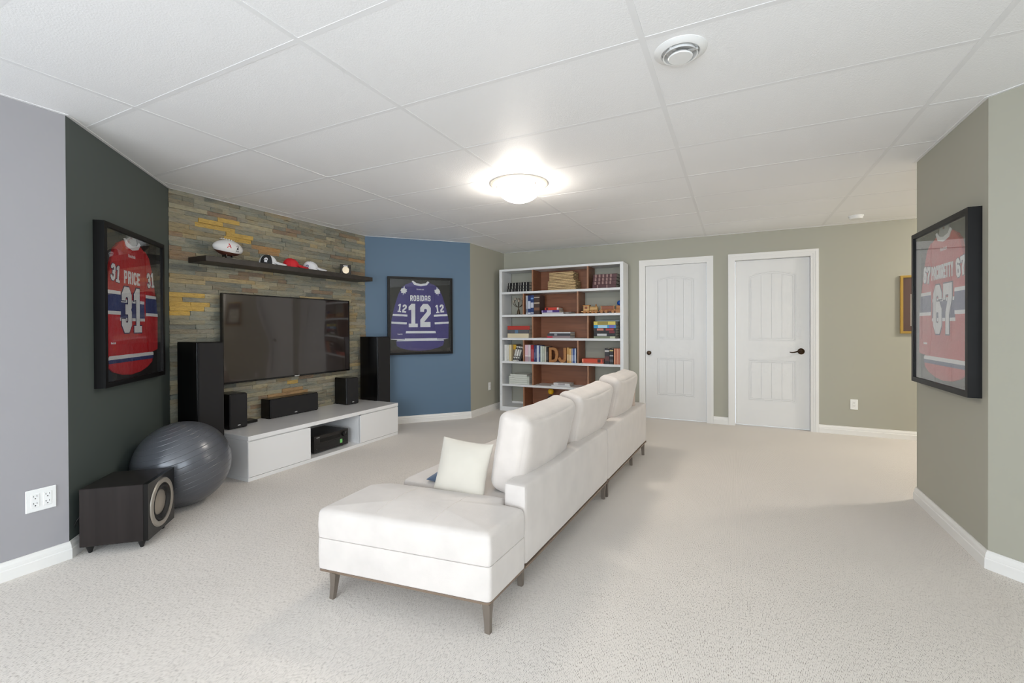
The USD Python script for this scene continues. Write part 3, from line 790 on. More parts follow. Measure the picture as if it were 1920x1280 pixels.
part(t, 'cabinet', slab(sg.Polygon([(-0.275, 0.0), (0.275, 0.0), (0.275, 0.185), (-0.275, 0.185)]), 0, -0.115), m_oak, False)
part(t, 'grille', bx(-0.274, 0.274, -0.138, -0.115, 0.003, 0.183, 0.010), m_cloth, False)
part(t, 'logo', bx(-0.014, 0.014, -0.1395, -0.1375, 0.022, 0.031, 0.0008), m_logo, False)
t = thing('media_box', 'small flat black box on the cabinet behind the left small speaker', 'media player', (-4.00, 2.615, CZ), 90)
part(t, 'case', bx(-0.06, 0.06, -0.06, 0.05, 0.002, 0.026, 0.003), m_blk, False)
part(t, 'front_lens', bx(-0.05, 0.05, -0.0605, -0.059, 0.007, 0.020), m_blk_gloss, False)
part(t, 'foot', bx(-0.05, 0.05, -0.05, 0.04, 0, 0.002), m_blk, False)

t = thing('receiver', 'black stereo receiver with a green sticker in the open cabinet bay', 'receiver', (-3.555, 3.178, 0.030), 90)
part(t, 'case', bx(-0.205, 0.205, 0.012, 0.34, 0.014, 0.165, 0.003), m_blk, False)
part(t, 'front_panel', bx(-0.207, 0.207, 0, 0.012, 0.012, 0.167, 0.002), mat('receiver_face', (26, 23, 22), 0.3), False)
part(t, 'display', bx(-0.14, 0.10, -0.0012, 0.0, 0.100, 0.135), m_blk_gloss, False)
part(t, 'flap', bx(-0.195, 0.195, -0.003, 0.0, 0.030, 0.086, 0.001), m_blk, False)
part(t, 'volume_knob', move(cyl(0.026, 0.022, 28, c=0.003), x=0.150, z=0.126, rx=90), m_blk_gloss, 40)
part(t, 'knob_mark', bx(0.156, 0.158, -0.0225, -0.0215, 0.126, 0.147), m_logo, False)
part(t, 'green_sticker', bx(0.098, 0.128, -0.0042, -0.003, 0.040, 0.078), mat('green_sticker', (120, 200, 110), 0.5, emission_color=lin((120, 200, 110)), emission_strength=0.0), False)
part(t, 'brand_plate', bx(-0.183, -0.147, -0.0008, 0.0, 0.147, 0.153), m_logo, False)
for k in range(5):
    part(t, 'button', move(cyl(0.0035, 0.003, 10), x=0.136 + 0.012 * k, z=0.058, rx=90), m_logo, 40)
part(t, 'power_light', move(cyl(0.003, 0.003, 10), x=-0.182, z=0.045, rx=90), m_logo, 40)
for x in (-0.16, 0.16):
    for y in (0.05, 0.30):
        part(t, 'foot', cyl(0.02, 0.014, 20, x=x, y=y), m_blk, 40)

# ------------------------------------------------------------------ subwoofer and exercise ball
subrz = math.degrees(math.atan2(0.665, 0.747)) + 90
t = thing('subwoofer', 'black cube subwoofer with a silver-ringed driver beside the exercise ball', 'subwoofer', (-3.156, 1.352, 0), subrz)
s = 0.158
part(t, 'cabinet', bx(-s, s, -0.140, 0.155, 0.045, 0.360, 0.003), m_subv, False)
ring = sg.Point(0, 0.205).buffer(0.138, 32)
part(t, 'baffle', slab(sg.box(-s, 0.045, s, 0.360).difference(sg.Point(0, 0.205).buffer(0.108, 32)), -0.140, -0.162), m_blk_gloss, False)
L = lambda pr: move(lathe(pr, 56), y=0, z=0.205, rx=90)
part(t, 'trim_ring', L([(0.106, 0.150), (0.108, 0.166), (0.114, 0.170), (0.134, 0.168), (0.139, 0.162), (0.139, 0.158), (0.106, 0.146)]), mat('satin_silver', (182, 176, 166), 0.32, metallic=0.85), 40, 'silver trim ring')
part(t, 'rubber_surround', L([(0.107, 0.154), (0.102, 0.163), (0.095, 0.167), (0.088, 0.163), (0.082, 0.152), (0.107, 0.142)]), mat('black_rubber', (24, 23, 22), 0.55), 40)
part(t, 'cone', L([(0.083, 0.152), (0.078, 0.150), (0.066, 0.143), (0.0, 0.141)]), m_blk, 40)
part(t, 'dust_cap', L([(0.074, 0.1435), (0.070, 0.152), (0.05, 0.160), (0.025, 0.1635), (0.0, 0.1645)]), mat('silver_cone', (168, 160, 148), 0.38, metallic=0.75), 40, 'silver dust cap')
for x in (-0.12, 0.12):
    for y in (-0.115, 0.125):
        part(t, 'foot', move(lathe([(0, 0), (0.008, 0), (0.022, 0.045), (0, 0.045)], 16), x=x, y=y), m_blk, 40)
part(t, 'amplifier_plate', bx(-0.12, 0.12, 0.155, 0.165, 0.09, 0.33, 0.002), m_blk, False)
part(t, 'switch', join(bx(-0.105, -0.098, 0.165, 0.170, 0.26, 0.29), bx(-0.105, -0.098, 0.165, 0.170, 0.225, 0.24)), m_logo, False)
part(t, 'cable', tube(spline([(-0.09, 0.166, 0.20), (-0.115, 0.192, 0.17), (-0.12, 0.20, 0.10), (-0.10, 0.195, 0.03), (-0.04, 0.190, 0.005), (0.06, 0.19, 0.005)], 26), 0.003, 6), m_blk, True)

bx_, by_, br_ = -3.449, 1.790, 0.289
V = trimesh.creation.uv_sphere(br_, count=[120, 72])
m_ball = mat('grey_vinyl', (86, 88, 93), 0.28, metallic=0.15, coat_weight=0.35, coat_roughness=0.18)
def ball():
    """rubber ball with moulded ribs round one axis"""
    n, mm = 1000, 64
    a = np.linspace(0, PI, n + 1)
    rad = np.full(n + 1, br_)
    for k in range(1, 24):
        d = abs(a - PI * k / 24); rad -= 0.0016 * np.exp(-(d / 0.0042) ** 2)
    return lathe([(max(0, rad[i] * math.sin(a[i])) if 0 < i < n else 0, -rad[i] * math.cos(a[i])) for i in range(n + 1)], mm)
ball_turn = R90(math.radians(-17), (-0.887, 0.46, 0))
bm = ball(); bm.apply_transform(ball_turn)
t = thing('exercise_ball', 'large grey ribbed exercise ball on the floor by the white cabinet', 'exercise ball', (bx_, by_, br_ - 0.003))
part(t, 'skin', bm, m_ball, True)
pl = move(cyl(0.012, 0.006, 20, z=br_ - 0.003, c=0.002), 0, 0, 0); pl.apply_transform(ball_turn)
part(t, 'plug', pl, m_blk, 40)

# ------------------------------------------------------------------ framed jerseys
m_frame = mat('black_frame_wood', (17, 16, 16), 0.42, 0.2, 30, stretch=(1, 1, 0.1), specular_ior_level=0.22)
m_mat = mat('black_mat_board', (30, 27, 26), 0.85)
m_spacer = mat('dark_spacer', (58, 57, 56), 0.6)
m_fglass = glass('frame_glass', (0.96, 0.97, 0.97), 0.015)
def knit(name, rgb):
    return mat(name, rgb, 0.72, 0.10, 5, 0.5, 26, 0.012, sheen_weight=0.08)
m_red, m_navy, m_jwhite, m_purple = knit('red_knit', (184, 10, 24)), knit('navy_knit', (34, 46, 104)), knit('white_knit', (222, 220, 222)), knit('purple_knit', (54, 42, 116))
m_ink = mat('dark_outline_knit', (40, 40, 80), 0.75)
def digit(ch):
    S = {'1': [[(0.31, 0.0), (0.31, 1.0)]], '2': [[(.11, .66), (.11, .79), (.21, .89), (.39, .89), (.49, .79), (.49, .62), (.11, .27), (.11, .11), (.58, .11)]],
         '3': [[(.11, .70), (.11, .79), (.21, .89), (.39, .89), (.49, .79), (.49, .60), (.41, .51), (.22, .51)], [(.41, .51), (.49, .42), (.49, .21), (.39, .11), (.21, .11), (.11, .21), (.11, .30)]],
         '6': [[(.49, .70), (.49, .79), (.39, .89), (.21, .89), (.11, .79), (.11, .21), (.21, .11), (.39, .11), (.49, .21), (.49, .46), (.40, .55), (.11, .55)]],
         '7': [[(.02, .89), (.49, .89), (.49, .74), (.29, .40), (.29, 0.0)]]}[ch]
    g = ops.unary_union([sg.LineString(p).buffer(0.11, cap_style=2, join_style=2) for p in S])
    if ch == '1': g = ops.unary_union([g, sg.box(.06, 0, .56, .15), sg.Polygon([(.30, 1), (.22, 1), (.05, .86), (.05, .72), (.30, .76)])])
    if ch == '7': g = ops.unary_union([g, sg.box(.02, .68, .16, .89)])
    return g.intersection(sg.box(0, 0, 0.62, 1))
def glyph(ch):
    """block capitals in the manner of sewn-on letters"""
    t = 0.10
    K = {'P': [[(.1, 0), (.1, .9), (.42, .9), (.5, .82), (.5, .54), (.42, .46), (.1, .46)]], 'R': [[(.1, 0), (.1, .9), (.42, .9), (.5, .82), (.5, .56), (.42, .48), (.1, .48)], [(.32, .48), (.50, .0)]], 'I': [[(.3, 0), (.3, 1)]],
         'C': [[(.5, .66), (.5, .82), (.42, .9), (.18, .9), (.1, .82), (.1, .18), (.18, .1), (.42, .1), (.5, .18), (.5, .34)]], 'E': [[(.54, .9), (.1, .9), (.1, .1), (.54, .1)], [(.1, .5), (.44, .5)]],
         'O': [[(.1, .2), (.1, .8), (.2, .9), (.4, .9), (.5, .8), (.5, .2), (.4, .1), (.2, .1), (.1, .2), (.1, .4)]], 'B': [[(.1, .1), (.1, .9), (.4, .9), (.48, .82), (.48, .58), (.4, .51), (.1, .51)], [(.4, .51), (.5, .43), (.5, .18), (.42, .1), (.0, .1)]],
         'D': [[(.1, .1), (.1, .9), (.38, .9), (.5, .78), (.5, .22), (.38, .1), (.0, .1)]], 'A': [[(.08, 0), (.08, .78), (.2, .9), (.4, .9), (.52, .78), (.52, 0)], [(.08, .38), (.52, .38)]],
         'S': [[(.5, .68), (.5, .82), (.42, .9), (.18, .9), (.1, .82), (.1, .6), (.18, .52), (.42, .48), (.5, .4), (.5, .18), (.42, .1), (.18, .1), (.1, .18), (.1, .32)]], 'T': [[(0, .9), (.6, .9)], [(.3, 0), (.3, .9)]], 'Y': [[(.06, 1.0), (.3, .48)], [(.54, 1.0), (.3, .48), (.3, 0)]]}[ch]
    return ops.unary_union([sg.LineString(p).buffer(t, cap_style=2, join_style=2) for p in K]).intersection(sg.box(-.02, 0, .62, 1))
def word(s, x, z, w, h):
    x0, gs = 0.0, []
    for c in s:
        g = glyph(c); a, _, b, _ = g.bounds; gs.append(affinity.translate(g, x0 - a, 0)); x0 += b - a + 0.13
    g = ops.unary_union(gs); a, b, c, d = g.bounds
    return affinity.translate(affinity.scale(affinity.translate(g, -(a + c) / 2, -(b + d) / 2), w / (c - a), h / (d - b), origin=(0, 0)), x, z)
def number(s, x, z, w, h):
    gs = [affinity.translate(digit(c), 0.70 * i, 0) for i, c in enumerate(s)]
    g = ops.unary_union(gs); a, b, c, d = g.bounds
    return affinity.translate(affinity.scale(affinity.translate(g, -(a + c) / 2, -(b + d) / 2), w / (c - a), h / (d - b), origin=(0, 0)), x, z)
P = lambda pts: sg.Polygon([((x - 617) / 877 * 0.83, (1160 - y) / 1020 * 0.99) for x, y in pts]).buffer(0.006).buffer(-0.006)
BODY = P([(505, 205), (415, 240), (380, 300), (400, 520), (425, 700), (400, 860), (292, 985), (300, 1046), (360, 1078), (480, 1105), (600, 1115), (740, 1105), (850, 1080), (928, 1046), (945, 985), (850, 860), (810, 700), (830, 520), (860, 300), (820, 240), (735, 205), (690, 232), (620, 243), (555, 232)])
SLL = P([(430, 236), (370, 275), (318, 380), (262, 560), (228, 720), (218, 960), (300, 968), (400, 965), (428, 800), (442, 640), (432, 480), (424, 330)])
SLR = P([(806, 236), (866, 275), (918, 380), (974, 560), (1008, 720), (1002, 955), (940, 968), (850, 970), (812, 800), (796, 640), (804, 480), (812, 330)])
def strip(v0, v1, slope=0.0):
    return sg.Polygon([(-1, v0 + slope), (1, v0 - slope), (1, v1 - slope), (-1, v1 + slope)])
COLLAR = P([(500, 192), (520, 186), (560, 215), (620, 226), (690, 215), (718, 186), (740, 200), (705, 240), (622, 256), (535, 240)])
def jersey(name, label, loc, rz, kind, digits, lettering):
    t = thing(name, label, 'framed jersey', loc, rz, group='framed hockey jerseys')
    W, Hh, Dp = 0.83, 0.99, 0.056
    o = sg.box(-W / 2, 0, W / 2, Hh)
    part(t, 'frame', join(slab(o.difference(sg.box(-W / 2 + 0.030, 0.030, W / 2 - 0.030, Hh - 0.030)), -0.045, -Dp), slab(o.difference(sg.box(-W / 2 + 0.014, 0.014, W / 2 - 0.014, Hh - 0.014)), 0.0, -0.045)), m_frame, False)
    part(t, 'mat_board', slab(sg.box(-W / 2 + 0.014, 0.014, W / 2 - 0.014, Hh - 0.014), -0.004, -0.012), m_mat, False)
    part(t, 'spacer', slab(sg.box(-W / 2 + 0.014, 0.014, W / 2 - 0.014, Hh - 0.014).difference(sg.box(-W / 2 + 0.024, 0.024, W / 2 - 0.024, Hh - 0.024)), -0.012, -0.045), m_spacer, False)
    part(t, 'glass', slab(sg.box(-W / 2 + 0.025, 0.025, W / 2 - 0.025, Hh - 0.025), -0.0452, -0.0475), m_fglass, False)
    base = m_red if kind == 'red' else m_purple
    def cloth(poly, y0, y1, r=0.004):
        ms = [slab(poly, y0, y1 + 0.002)]
        ms.append(slab(poly.buffer(-r * 0.5), y1 + 0.0021, y1 + 0.001)); ms.append(slab(poly.buffer(-r), y1 + 0.0011, y1))
        return join(*ms)
    part(t, 'body', cloth(BODY, -0.012, -0.0205), base, False)
    sl = [SLL, SLR]
    for s_ in sl:
        part(t, 'sleeve', cloth(s_, -0.013, -0.0275), base, False)
    YB_, YS = -0.0203, -0.0273
    core = BODY.difference(ops.unary_union([s_.buffer(0.001) for s_ in sl]))
    def band(poly, shape, m, y, nm='stripe'):
        q = poly.intersection(shape.buffer(-0.0015))
        if not q.is_empty and geoms(q): part(t, nm, slab(q, y, y - 0.0016), m, False)
    if kind == 'red':
        for v0, v1, m in ((.568, .59, m_jwhite), (.462, .568, m_navy), (.440, .462, m_jwhite)):
            for s_ in sl: band(strip(v0, v1), s_, m, YS)
        for v0, v1, m in ((.522, .542, m_jwhite), (.422, .522, m_navy), (.402, .422, m_jwhite)):
            band(strip(v0, v1), core, m, YB_)
        for v0, v1, m in ((.158, .182, m_jwhite), (.134, .158, m_navy)):
            band(strip(v0, v1), BODY, m, YB_)
        nz, nh, nmz, nmh = 0.475, 0.300, 0.690, 0.085
        sz = 0.700
    else:
        for v in (.475, .375):
            band(strip(v - .0, v + .026, 0.055).intersection(sg.box(-1, 0, 0, 1)), SLL, m_jwhite, YS)
            band(strip(v - .0, v + .026, -0.055).intersection(sg.box(0, 0, 1, 1)), SLR, m_jwhite, YS)
        for s_ in sl: band(strip(.186, .200), s_, m_jwhite, YS)
        band(strip(.270, .300), core, m_jwhite, YB_); band(strip(.172, .206), BODY.difference(ops.unary_union(sl)), m_jwhite, YB_)
        nz, nh, nmz, nmh = 0.500, 0.300, 0.722, 0.074
        sz = 0.590
        lf = [(0, -.062), (.006, -.030), (.030, -.034), (.026, -.020), (.044, .0), (.034, .006), (.040, .026), (.022, .022), (.016, .034), (.010, .026), (.0, .062), (-.010, .026), (-.016, .034), (-.022, .022), (-.040, .026), (-.034, .006), (-.044, .0), (-.026, -.020), (-.030, -.034), (-.006, -.030)]
        for s_, x, r in ((SLL, -0.212, -8), (SLR, 0.222, 10)):
            band(affinity.translate(affinity.rotate(sg.Polygon(lf), r, origin=(0, 0)), x, 0.815), ops.unary_union([s_, BODY]), m_jwhite, YS, 'leaf_patch')
    nsh = number(digits, -0.01, nz, 0.285 if kind != 'red' else 0.270, nh)
    part(t, 'number_outline', slab(nsh.buffer(0.007, join_style=2), YB_ - 0.0010, YB_ - 0.0024), m_ink if kind == 'red' else m_purple, False)
    part(t, 'number', slab(nsh, YB_ - 0.002, YB_ - 0.0034), m_jwhite, False)
    for x, r in ((-0.232, -7), (0.250, 7)):
        q = affinity.rotate(number(digits, x, sz, 0.108, 0.105), r)
        part(t, 'sleeve_number_outline', slab(q.buffer(0.004, join_style=2), YS - 0.0004, YS - 0.0016), m_ink if kind == 'red' else m_purple, False)
        part(t, 'sleeve_number', slab(q, YS - 0.0012, YS - 0.0024), m_jwhite, False)
    lw = 0.262 if len(lettering) > 5 else 0.215
    if len(lettering) > 8: lw, sz, nmz = 0.31, 0.655, 0.700
    part(t, 'name_lettering', slab(word(lettering, 0.0, nmz, lw, nmh), -0.0275 if lw > 0.3 else YB_, (-0.0275 if lw > 0.3 else YB_) - 0.0016), m_jwhite, False)
    part(t, 'maker_lettering', txt('Reebok', 0.0, 0.836, 0.098, 0.022, YB_, 0.0010, False), m_jwhite, False)
    part(t, 'cuff_lettering', txt('Reebok', -0.26, 0.262, 0.060, 0.014, YS, 0.0010), m_jwhite, False)
    part(t, 'collar', slab(COLLAR, -0.0195, -0.0235), m_jwhite, False)
    if kind == 'red':
        part(t, 'collar_lining', slab(P([(540, 200), (555, 150), (612, 128), (672, 150), (694, 200), (680, 214), (620, 224), (556, 214)]), -0.013, -0.0190), mat('grey_lining', (150, 152, 150), 0.8), False)
        part(t, 'collar_tag', slab(affinity.translate(sg.box(-.012, -.012, .012, .012), -0.003, 0.965), -0.0190, -0.0196), mat('maroon_tag', (110, 52, 62), 0.8), False)
    return t
def on_wall(a, b, s):
    a, b = np.array(a), np.array(b); d = (b - a) / np.linalg.norm(b - a); return tuple(a + d * s)
ang_l = math.degrees(math.atan2(0.715, -0.699)); ang_r = math.degrees(math.atan2(0.7396, 0.673))
jersey('framed_jersey', 'framed red hockey jersey number 31 on the charcoal wall', (*on_wall(A, B, 0.660), 0.874), ang_l, 'red', '31', 'PRICE')
jersey('framed_jersey', 'framed purple-blue hockey jersey number 12 on the blue wall', (*on_wall(C, D, 0.680), 0.880), ang_r, 'blue', '12', 'ROBIDAS')
jersey('framed_jersey', 'framed red hockey jersey number 67 on the sage wall at the right', (1.14, 3.560, 0.846), -90, 'red', '67', 'PACIORETTY')
m_gold = mat('gold_moulding', (206, 172, 98), 0.32, metallic=0.8)
t = thing('framed_picture', 'gold-framed picture with a maroon mat, half hidden behind the right wall corner', 'picture', (1.593 + 0.26, YB, 1.137))
o = sg.box(-0.26, 0, 0.26, 0.62)
part(t, 'frame', join(slab(o.difference(sg.box(-0.236, 0.024, 0.236, 0.596)), 0, -0.022), slab(sg.box(-0.254, 0.006, 0.254, 0.614).difference(sg.box(-0.242, 0.018, 0.242, 0.602)), -0.022, -0.028)), m_gold, False)
part(t, 'mat_board', slab(sg.box(-0.236, 0.024, 0.236, 0.596).difference(sg.box(-0.172, 0.08, 0.172, 0.42)), -0.006, -0.012), mat('maroon_mat', (96, 62, 58), 0.8), False)
part(t, 'print', slab(sg.box(-0.18, 0.07, 0.18, 0.43), -0.002, -0.007), mat('cream_print', (214, 208, 196), 0.7), False)
part(t, 'glass', slab(sg.box(-0.236, 0.024, 0.236, 0.596), -0.013, -0.015), m_fglass, False)

# ------------------------------------------------------------------ sectional sofa
def fabric(name, rgb, v=0.05):
    c = lin(rgb)
    return usdkit.material(stage, '/World/Looks/' + name, {'tc': ('texture_coordinate', {}), 'n1': ('noise_texture', {'scale': 7.0, 'detail': 4.0}), 'r1': ('rgb_ramp', {'ramp': [(0.3, tuple(x * (1 - v) for x in c)), (0.7, tuple(min(1, x * (1 + v)) for x in c))]}),
        'n2': ('noise_texture', {'scale': 520.0, 'detail': 2.0}), 'n3': ('noise_texture', {'scale': 13.0, 'detail': 3.0}), 'ad': ('mix_float', {'fac': 0.75}),
        'b': ('bump', {'strength': 0.35, 'distance': 0.004}), 'p': ('principled_bsdf', {'roughness': 0.85, 'sheen_weight': 0.35, 'sheen_roughness': 0.5, 'specular_ior_level': 0.2})},
        [('tc.object', 'n1.vector'), ('n1.fac', 'r1.fac'), ('r1.color', 'p.base_color'), ('tc.object', 'n2.vector'), ('tc.object', 'n3.vector'), ('n2.fac', 'ad.a'), ('n3.fac', 'ad.b'), ('ad.result', 'b.height'), ('b.normal', 'p.normal')], surface='p.BSDF')
m_sofa = fabric('ivory_microfibre', (209, 201, 194))
m_sofa2 = fabric('ivory_cushion_fabric', (210, 201, 193))
m_cream = fabric('cream_pillow_fabric', (203, 196, 183), 0.03)
m_taupe = fabric('beige_pillow_fabric', (196, 178, 164))
m_navyf = fabric('slate_blue_fabric', (78, 92, 112))
m_rail = mat('bronze_rail', (144, 126, 110), 0.35, metallic=0.6)
m_leg = mat('pewter_leg', (140, 130, 120), 0.35, metallic=0.7)
TH = math.degrees(math.atan2(-0.0385, 1.0))
O = np.array([-0.872, 1.552])
ct, st_ = math.cos(math.radians(TH)), math.sin(math.radians(TH))
def loc(x, y):          # sofa frame (x across, towards the right wall; y along the back) -> room
    return (O[0] + ct * x - st_ * y, O[1] + st_ * x + ct * y)
def loc_inv(p):
    d = np.array(p) - O; return (ct * d[0] + st_ * d[1], -st_ * d[0] + ct * d[1])
def sleg(x, y, dx=0.0, dy=0.0, h=0.118, w=0.032):
    V = []
    for z, k, s_ in ((0, 1.0, 0.72), (h * 0.5, 0.35, 0.85), (h, 0.0, 1.15)):
        for a, b in ((-1, -1), (1, -1), (1, 1), (-1, 1)):
            V.append((x + dx * k + a * w / 2 * s_, y + dy * k + b * w / 2 * s_ * 0.8, z))
    F = []
    for r in range(2):
        for j in range(4):
            k = (j + 1) % 4
            F += [(r * 4 + j, r * 4 + k, r * 4 + 4 + k), (r * 4 + j, r * 4 + 4 + k, r * 4 + 4 + j)]
    F += [(0, 2, 1), (0, 3, 2), (8, 9, 10), (8, 10, 11)]
    return trimesh.Trimesh(V, F, process=False)
def quad(pts, r):
    q = sg.Polygon(pts); return q.buffer(-r).buffer(r, 12)
# the near module: an open chaise end, then the seat with its back
t = thing('sofa_section', 'near section of the ivory sectional sofa with the open chaise end', 'sofa', (*loc(0, 0), 0), TH, group='sections of the ivory sofa')
fl, fr, br, bl = loc_inv((-1.712, 1.440)), loc_inv((-0.872, 1.552)), loc_inv((-0.857, 1.864)), loc_inv((-1.735, 1.80))
near = quad([fl, fr, br, loc_inv((-0.972, 1.868)), loc_inv((-0.990, 1.950)), loc_inv((-1.640, 1.872)), loc_inv((-1.735, 1.800))], 0.020)
part(t, 'chaise_base', prism(near, 0.127, 0.2685, 0.005, 0.0, 0.008, 0.002, 320), m_sofa, 50)
chaise = prism(near, 0.2695, 0.402, 0.032, 0.020, 0.006, 0.003, 320)
part(t, 'chaise_cushion', chaise, m_sofa, 50)
from scipy.interpolate import LinearNDInterpolator
_top = chaise.vertices[chaise.vertices[:, 2] > 0.39]
_zt = LinearNDInterpolator(_top[:, :2], _top[:, 2])
for k in (1, 2):                                              # faint stitched seams across the chaise cushion
    a_, b_ = np.array(fl) + (np.array(fr) - fl) * k / 3 + (0, 0.035), np.array(bl) + (np.array(br) - bl) * k / 3 + (0, 0.015)
    q_ = np.array([a_ + (b_ - a_) * u for u in np.linspace(0, 1, 16)])
    z_ = _zt(q_)
    part(t, 'seam', tube(np.c_[q_[~np.isnan(z_)], z_[~np.isnan(z_)] + 0.0002], 0.0013, 6), m_sofa2, True)
yj = 1.622
def back(y0, y1):
    m = soft(0.118, y1 - y0, 0.368, 0.020, (0.003, 0.0, 0.004), 12, 0.0012, 3); return move(m, x=-0.059, y=(y0 + y1) / 2, z=0.127 + 0.184)
ys0 = 0.318
part(t, 'back', back(ys0, yj), m_sofa, 50)
part(t, 'seat_base', move(soft(0.70, yj - ys0 + 0.01, 0.135, 0.012, n=8), x=-0.35 - 0.05, y=(ys0 + yj) / 2, z=0.198), m_sofa, 50)
part(t, 'seat_cushion', move(soft(0.680, yj - ys0 - 0.070, 0.124, 0.035, (0.0, 0.0, 0.014), 16, 0.002, 5), x=-0.118 - 0.355, y=(ys0 + yj) / 2 + 0.035, z=0.324), m_sofa, 50)
rail = near.buffer(-0.004)
part(t, 'base_rail', join(move(ext(rail.difference(rail.buffer(-0.03)), 0.010), z=0.117), bx(-0.030, 0.0, ys0, yj, 0.117, 0.127), bx(-0.745, -0.715, ys0, yj, 0.116, 0.130), bx(-0.745, 0, yj - 0.03, yj, 0.116, 0.130)), m_rail, False)
for (x, y, dx, dy) in ((-0.022, 0.020, 0.006, -0.006), (fl[0] + 0.085, fl[1] + 0.030, -0.010, -0.006), (-0.055, 0.370, 0.0, 0.0), (-0.70, 0.40, -0.01, 0), (-0.030, yj - 0.025, 0, 0.0), (-0.71, yj - 0.03, -0.01, 0)):
    part(t, 'leg', sleg(x, y, dx, dy), m_leg, False)
# the far module
y1 = 2.885
t = thing('sofa_section', 'far section of the ivory sectional sofa, by the bookcase end', 'sofa', (*loc(0, 0), 0), TH, group='sections of the ivory sofa')
part(t, 'back', back(yj + 0.006, y1), m_sofa, 50)
part(t, 'seat_base', move(soft(0.70, y1 - yj - 0.006, 0.135, 0.012, n=8), x=-0.40, y=(yj + y1) / 2 + 0.003, z=0.198), m_sofa, 50)
part(t, 'seat_cushion', move(soft(0.600, y1 - yj - 0.14, 0.120, 0.035, (0, 0, 0.012), 16, 0.002, 8), x=-0.433, y=(yj + y1) / 2 - 0.055, z=0.324), m_sofa, 50)
part(t, 'arm', move(soft(0.70, 0.118, 0.36, 0.03, (0, 0.004, 0.004), 12, 0.0015, 9), x=-0.36, y=y1 - 0.061, z=0.310), m_sofa, 50)
part(t, 'base_rail', join(bx(-0.030, 0.0, yj + 0.006, y1, 0.117, 0.127), bx(-0.745, -0.715, yj + 0.006, y1, 0.116, 0.130), bx(-0.745, 0, y1 - 0.03, y1, 0.116, 0.130), bx(-0.745, 0, yj + 0.006, yj + 0.036, 0.116, 0.130)), m_rail, False)
for (x, y) in ((-0.028, yj + 0.030), (-0.05, 2.47), (-0.028, y1 - 0.04), (-0.71, yj + 0.03), (-0.71, y1 - 0.04)):
    part(t, 'leg', sleg(x, y, 0.004, 0.0), m_leg, False)
# loose back cushions lean on the back
def back_cushion(label, yc, w, h, seed, lean=13, xo=0.0, rz=0, z=0.385):
    m = soft(w, 0.180, h, 0.055, (0.008, 0.024, 0.014), 22, 0.009, seed, 5.0)
    u, v_ = m.vertices[:, 0] / (w / 2), m.vertices[:, 2] / h + 0.5
    m.vertices[:, 0] *= 0.93 + 0.11 * v_ ** 1.4                     # fuller at the top, its seams drawn out into soft ears
    m.vertices[:, 2] += 0.016 * np.abs(u) ** 5 * (v_ > 0.5) - 0.010 * (1 - np.abs(u)) * (v_ > 0.7)
    M_ = T4((*loc(-0.196 + xo, yc), z)) @ R90(math.radians(TH + 90 + rz), (0, 0, 1)) @ R90(math.radians(lean), (1, 0, 0)) @ T4((0, 0, h / 2))
    return single('back_cushion', m, m_sofa2, label, 'cushion', matrix=M_, smooth=True, group='back cushions of the sofa')
back_cushion('large ivory back cushion nearest the camera on the sofa', 0.735, 0.660, 0.415, 11)
back_cushion('large ivory back cushion in the middle of the sofa', 1.500, 0.720, 0.425, 23, 14)
back_cushion('large ivory back cushion farthest from the camera on the sofa', 2.325, 0.640, 0.445, 37, 13)
def scatter(name, label, m, p, w, h, th, rz, lean, seed, z, roll=0):
    M_ = T4((*p, z)) @ R90(math.radians(rz), (0, 0, 1)) @ R90(math.radians(-lean), (1, 0, 0)) @ R90(math.radians(roll), (0, 1, 0)) @ T4((0, 0, h / 2))
    return single(name, pillow(w, h, th, seed=seed), m, label, 'pillow', matrix=M_, smooth=60, group='scatter pillows on the sofa')
scatter('throw_pillow', 'small cream throw pillow standing behind the chaise end of the sofa', m_cream, (-1.262, 1.915), 0.300, 0.285, 0.115, 2, 20, 5, 0.364, 2)
scatter('throw_pillow', 'slate-blue throw pillow peeking out behind the small cream pillow', m_navyf, (-1.385, 1.975), 0.24, 0.22, 0.075, -4, 82, 6, 0.398)
scatter('throw_pillow', 'beige pillow against the far arm of the sofa', m_taupe, (-0.960, 4.235), 0.30, 0.27, 0.11, -4, -10, 7, 0.384)

# ------------------------------------------------------------------ bookcase
m_case = mat('white_laminate', (228, 229, 230), 0.35)
m_brown = mat('walnut_veneer', (138, 89, 62), 0.42, 0.16, 9, 0.06, 60, stretch=(0.25, 1, 3.5))
m_edge = mat('pale_edge_band', (164, 120, 92), 0.5)
BX0, BX1, BY0, BY1 = -3.105, -1.292, 5.860, 6.178
t = thing('bookcase', 'tall white bookcase with walnut compartments against the back wall', 'bookcase', (0, 0, 0))
for a, b in ((BX0, BX0 + 0.042), (BX1 - 0.042, BX1)):
    part(t, 'side_panel', bx(a, b, BY0, BY1, 0, 2.068, 0.0015), m_case, False)
xi0, xi1 = BX0 + 0.042, BX1 - 0.042
SH = [0.066, 0.398, 0.731, 1.070, 1.405, 1.737]
part(t, 'plinth', bx(xi0, xi1, BY0 + 0.002, BY1, 0, 0.066, 0.0015), m_case, False)
for z in SH[1:]:
    part(t, 'shelf', bx(xi0, xi1, BY0 + 0.002, BY1, z - 0.032, z, 0.0015), m_case, False)
part(t, 'top_panel', bx(xi0, xi1, BY0, BY1, 2.038, 2.068, 0.0015), m_case, False)
TOPS = [z - 0.032 for z in SH[1:]] + [2.038]
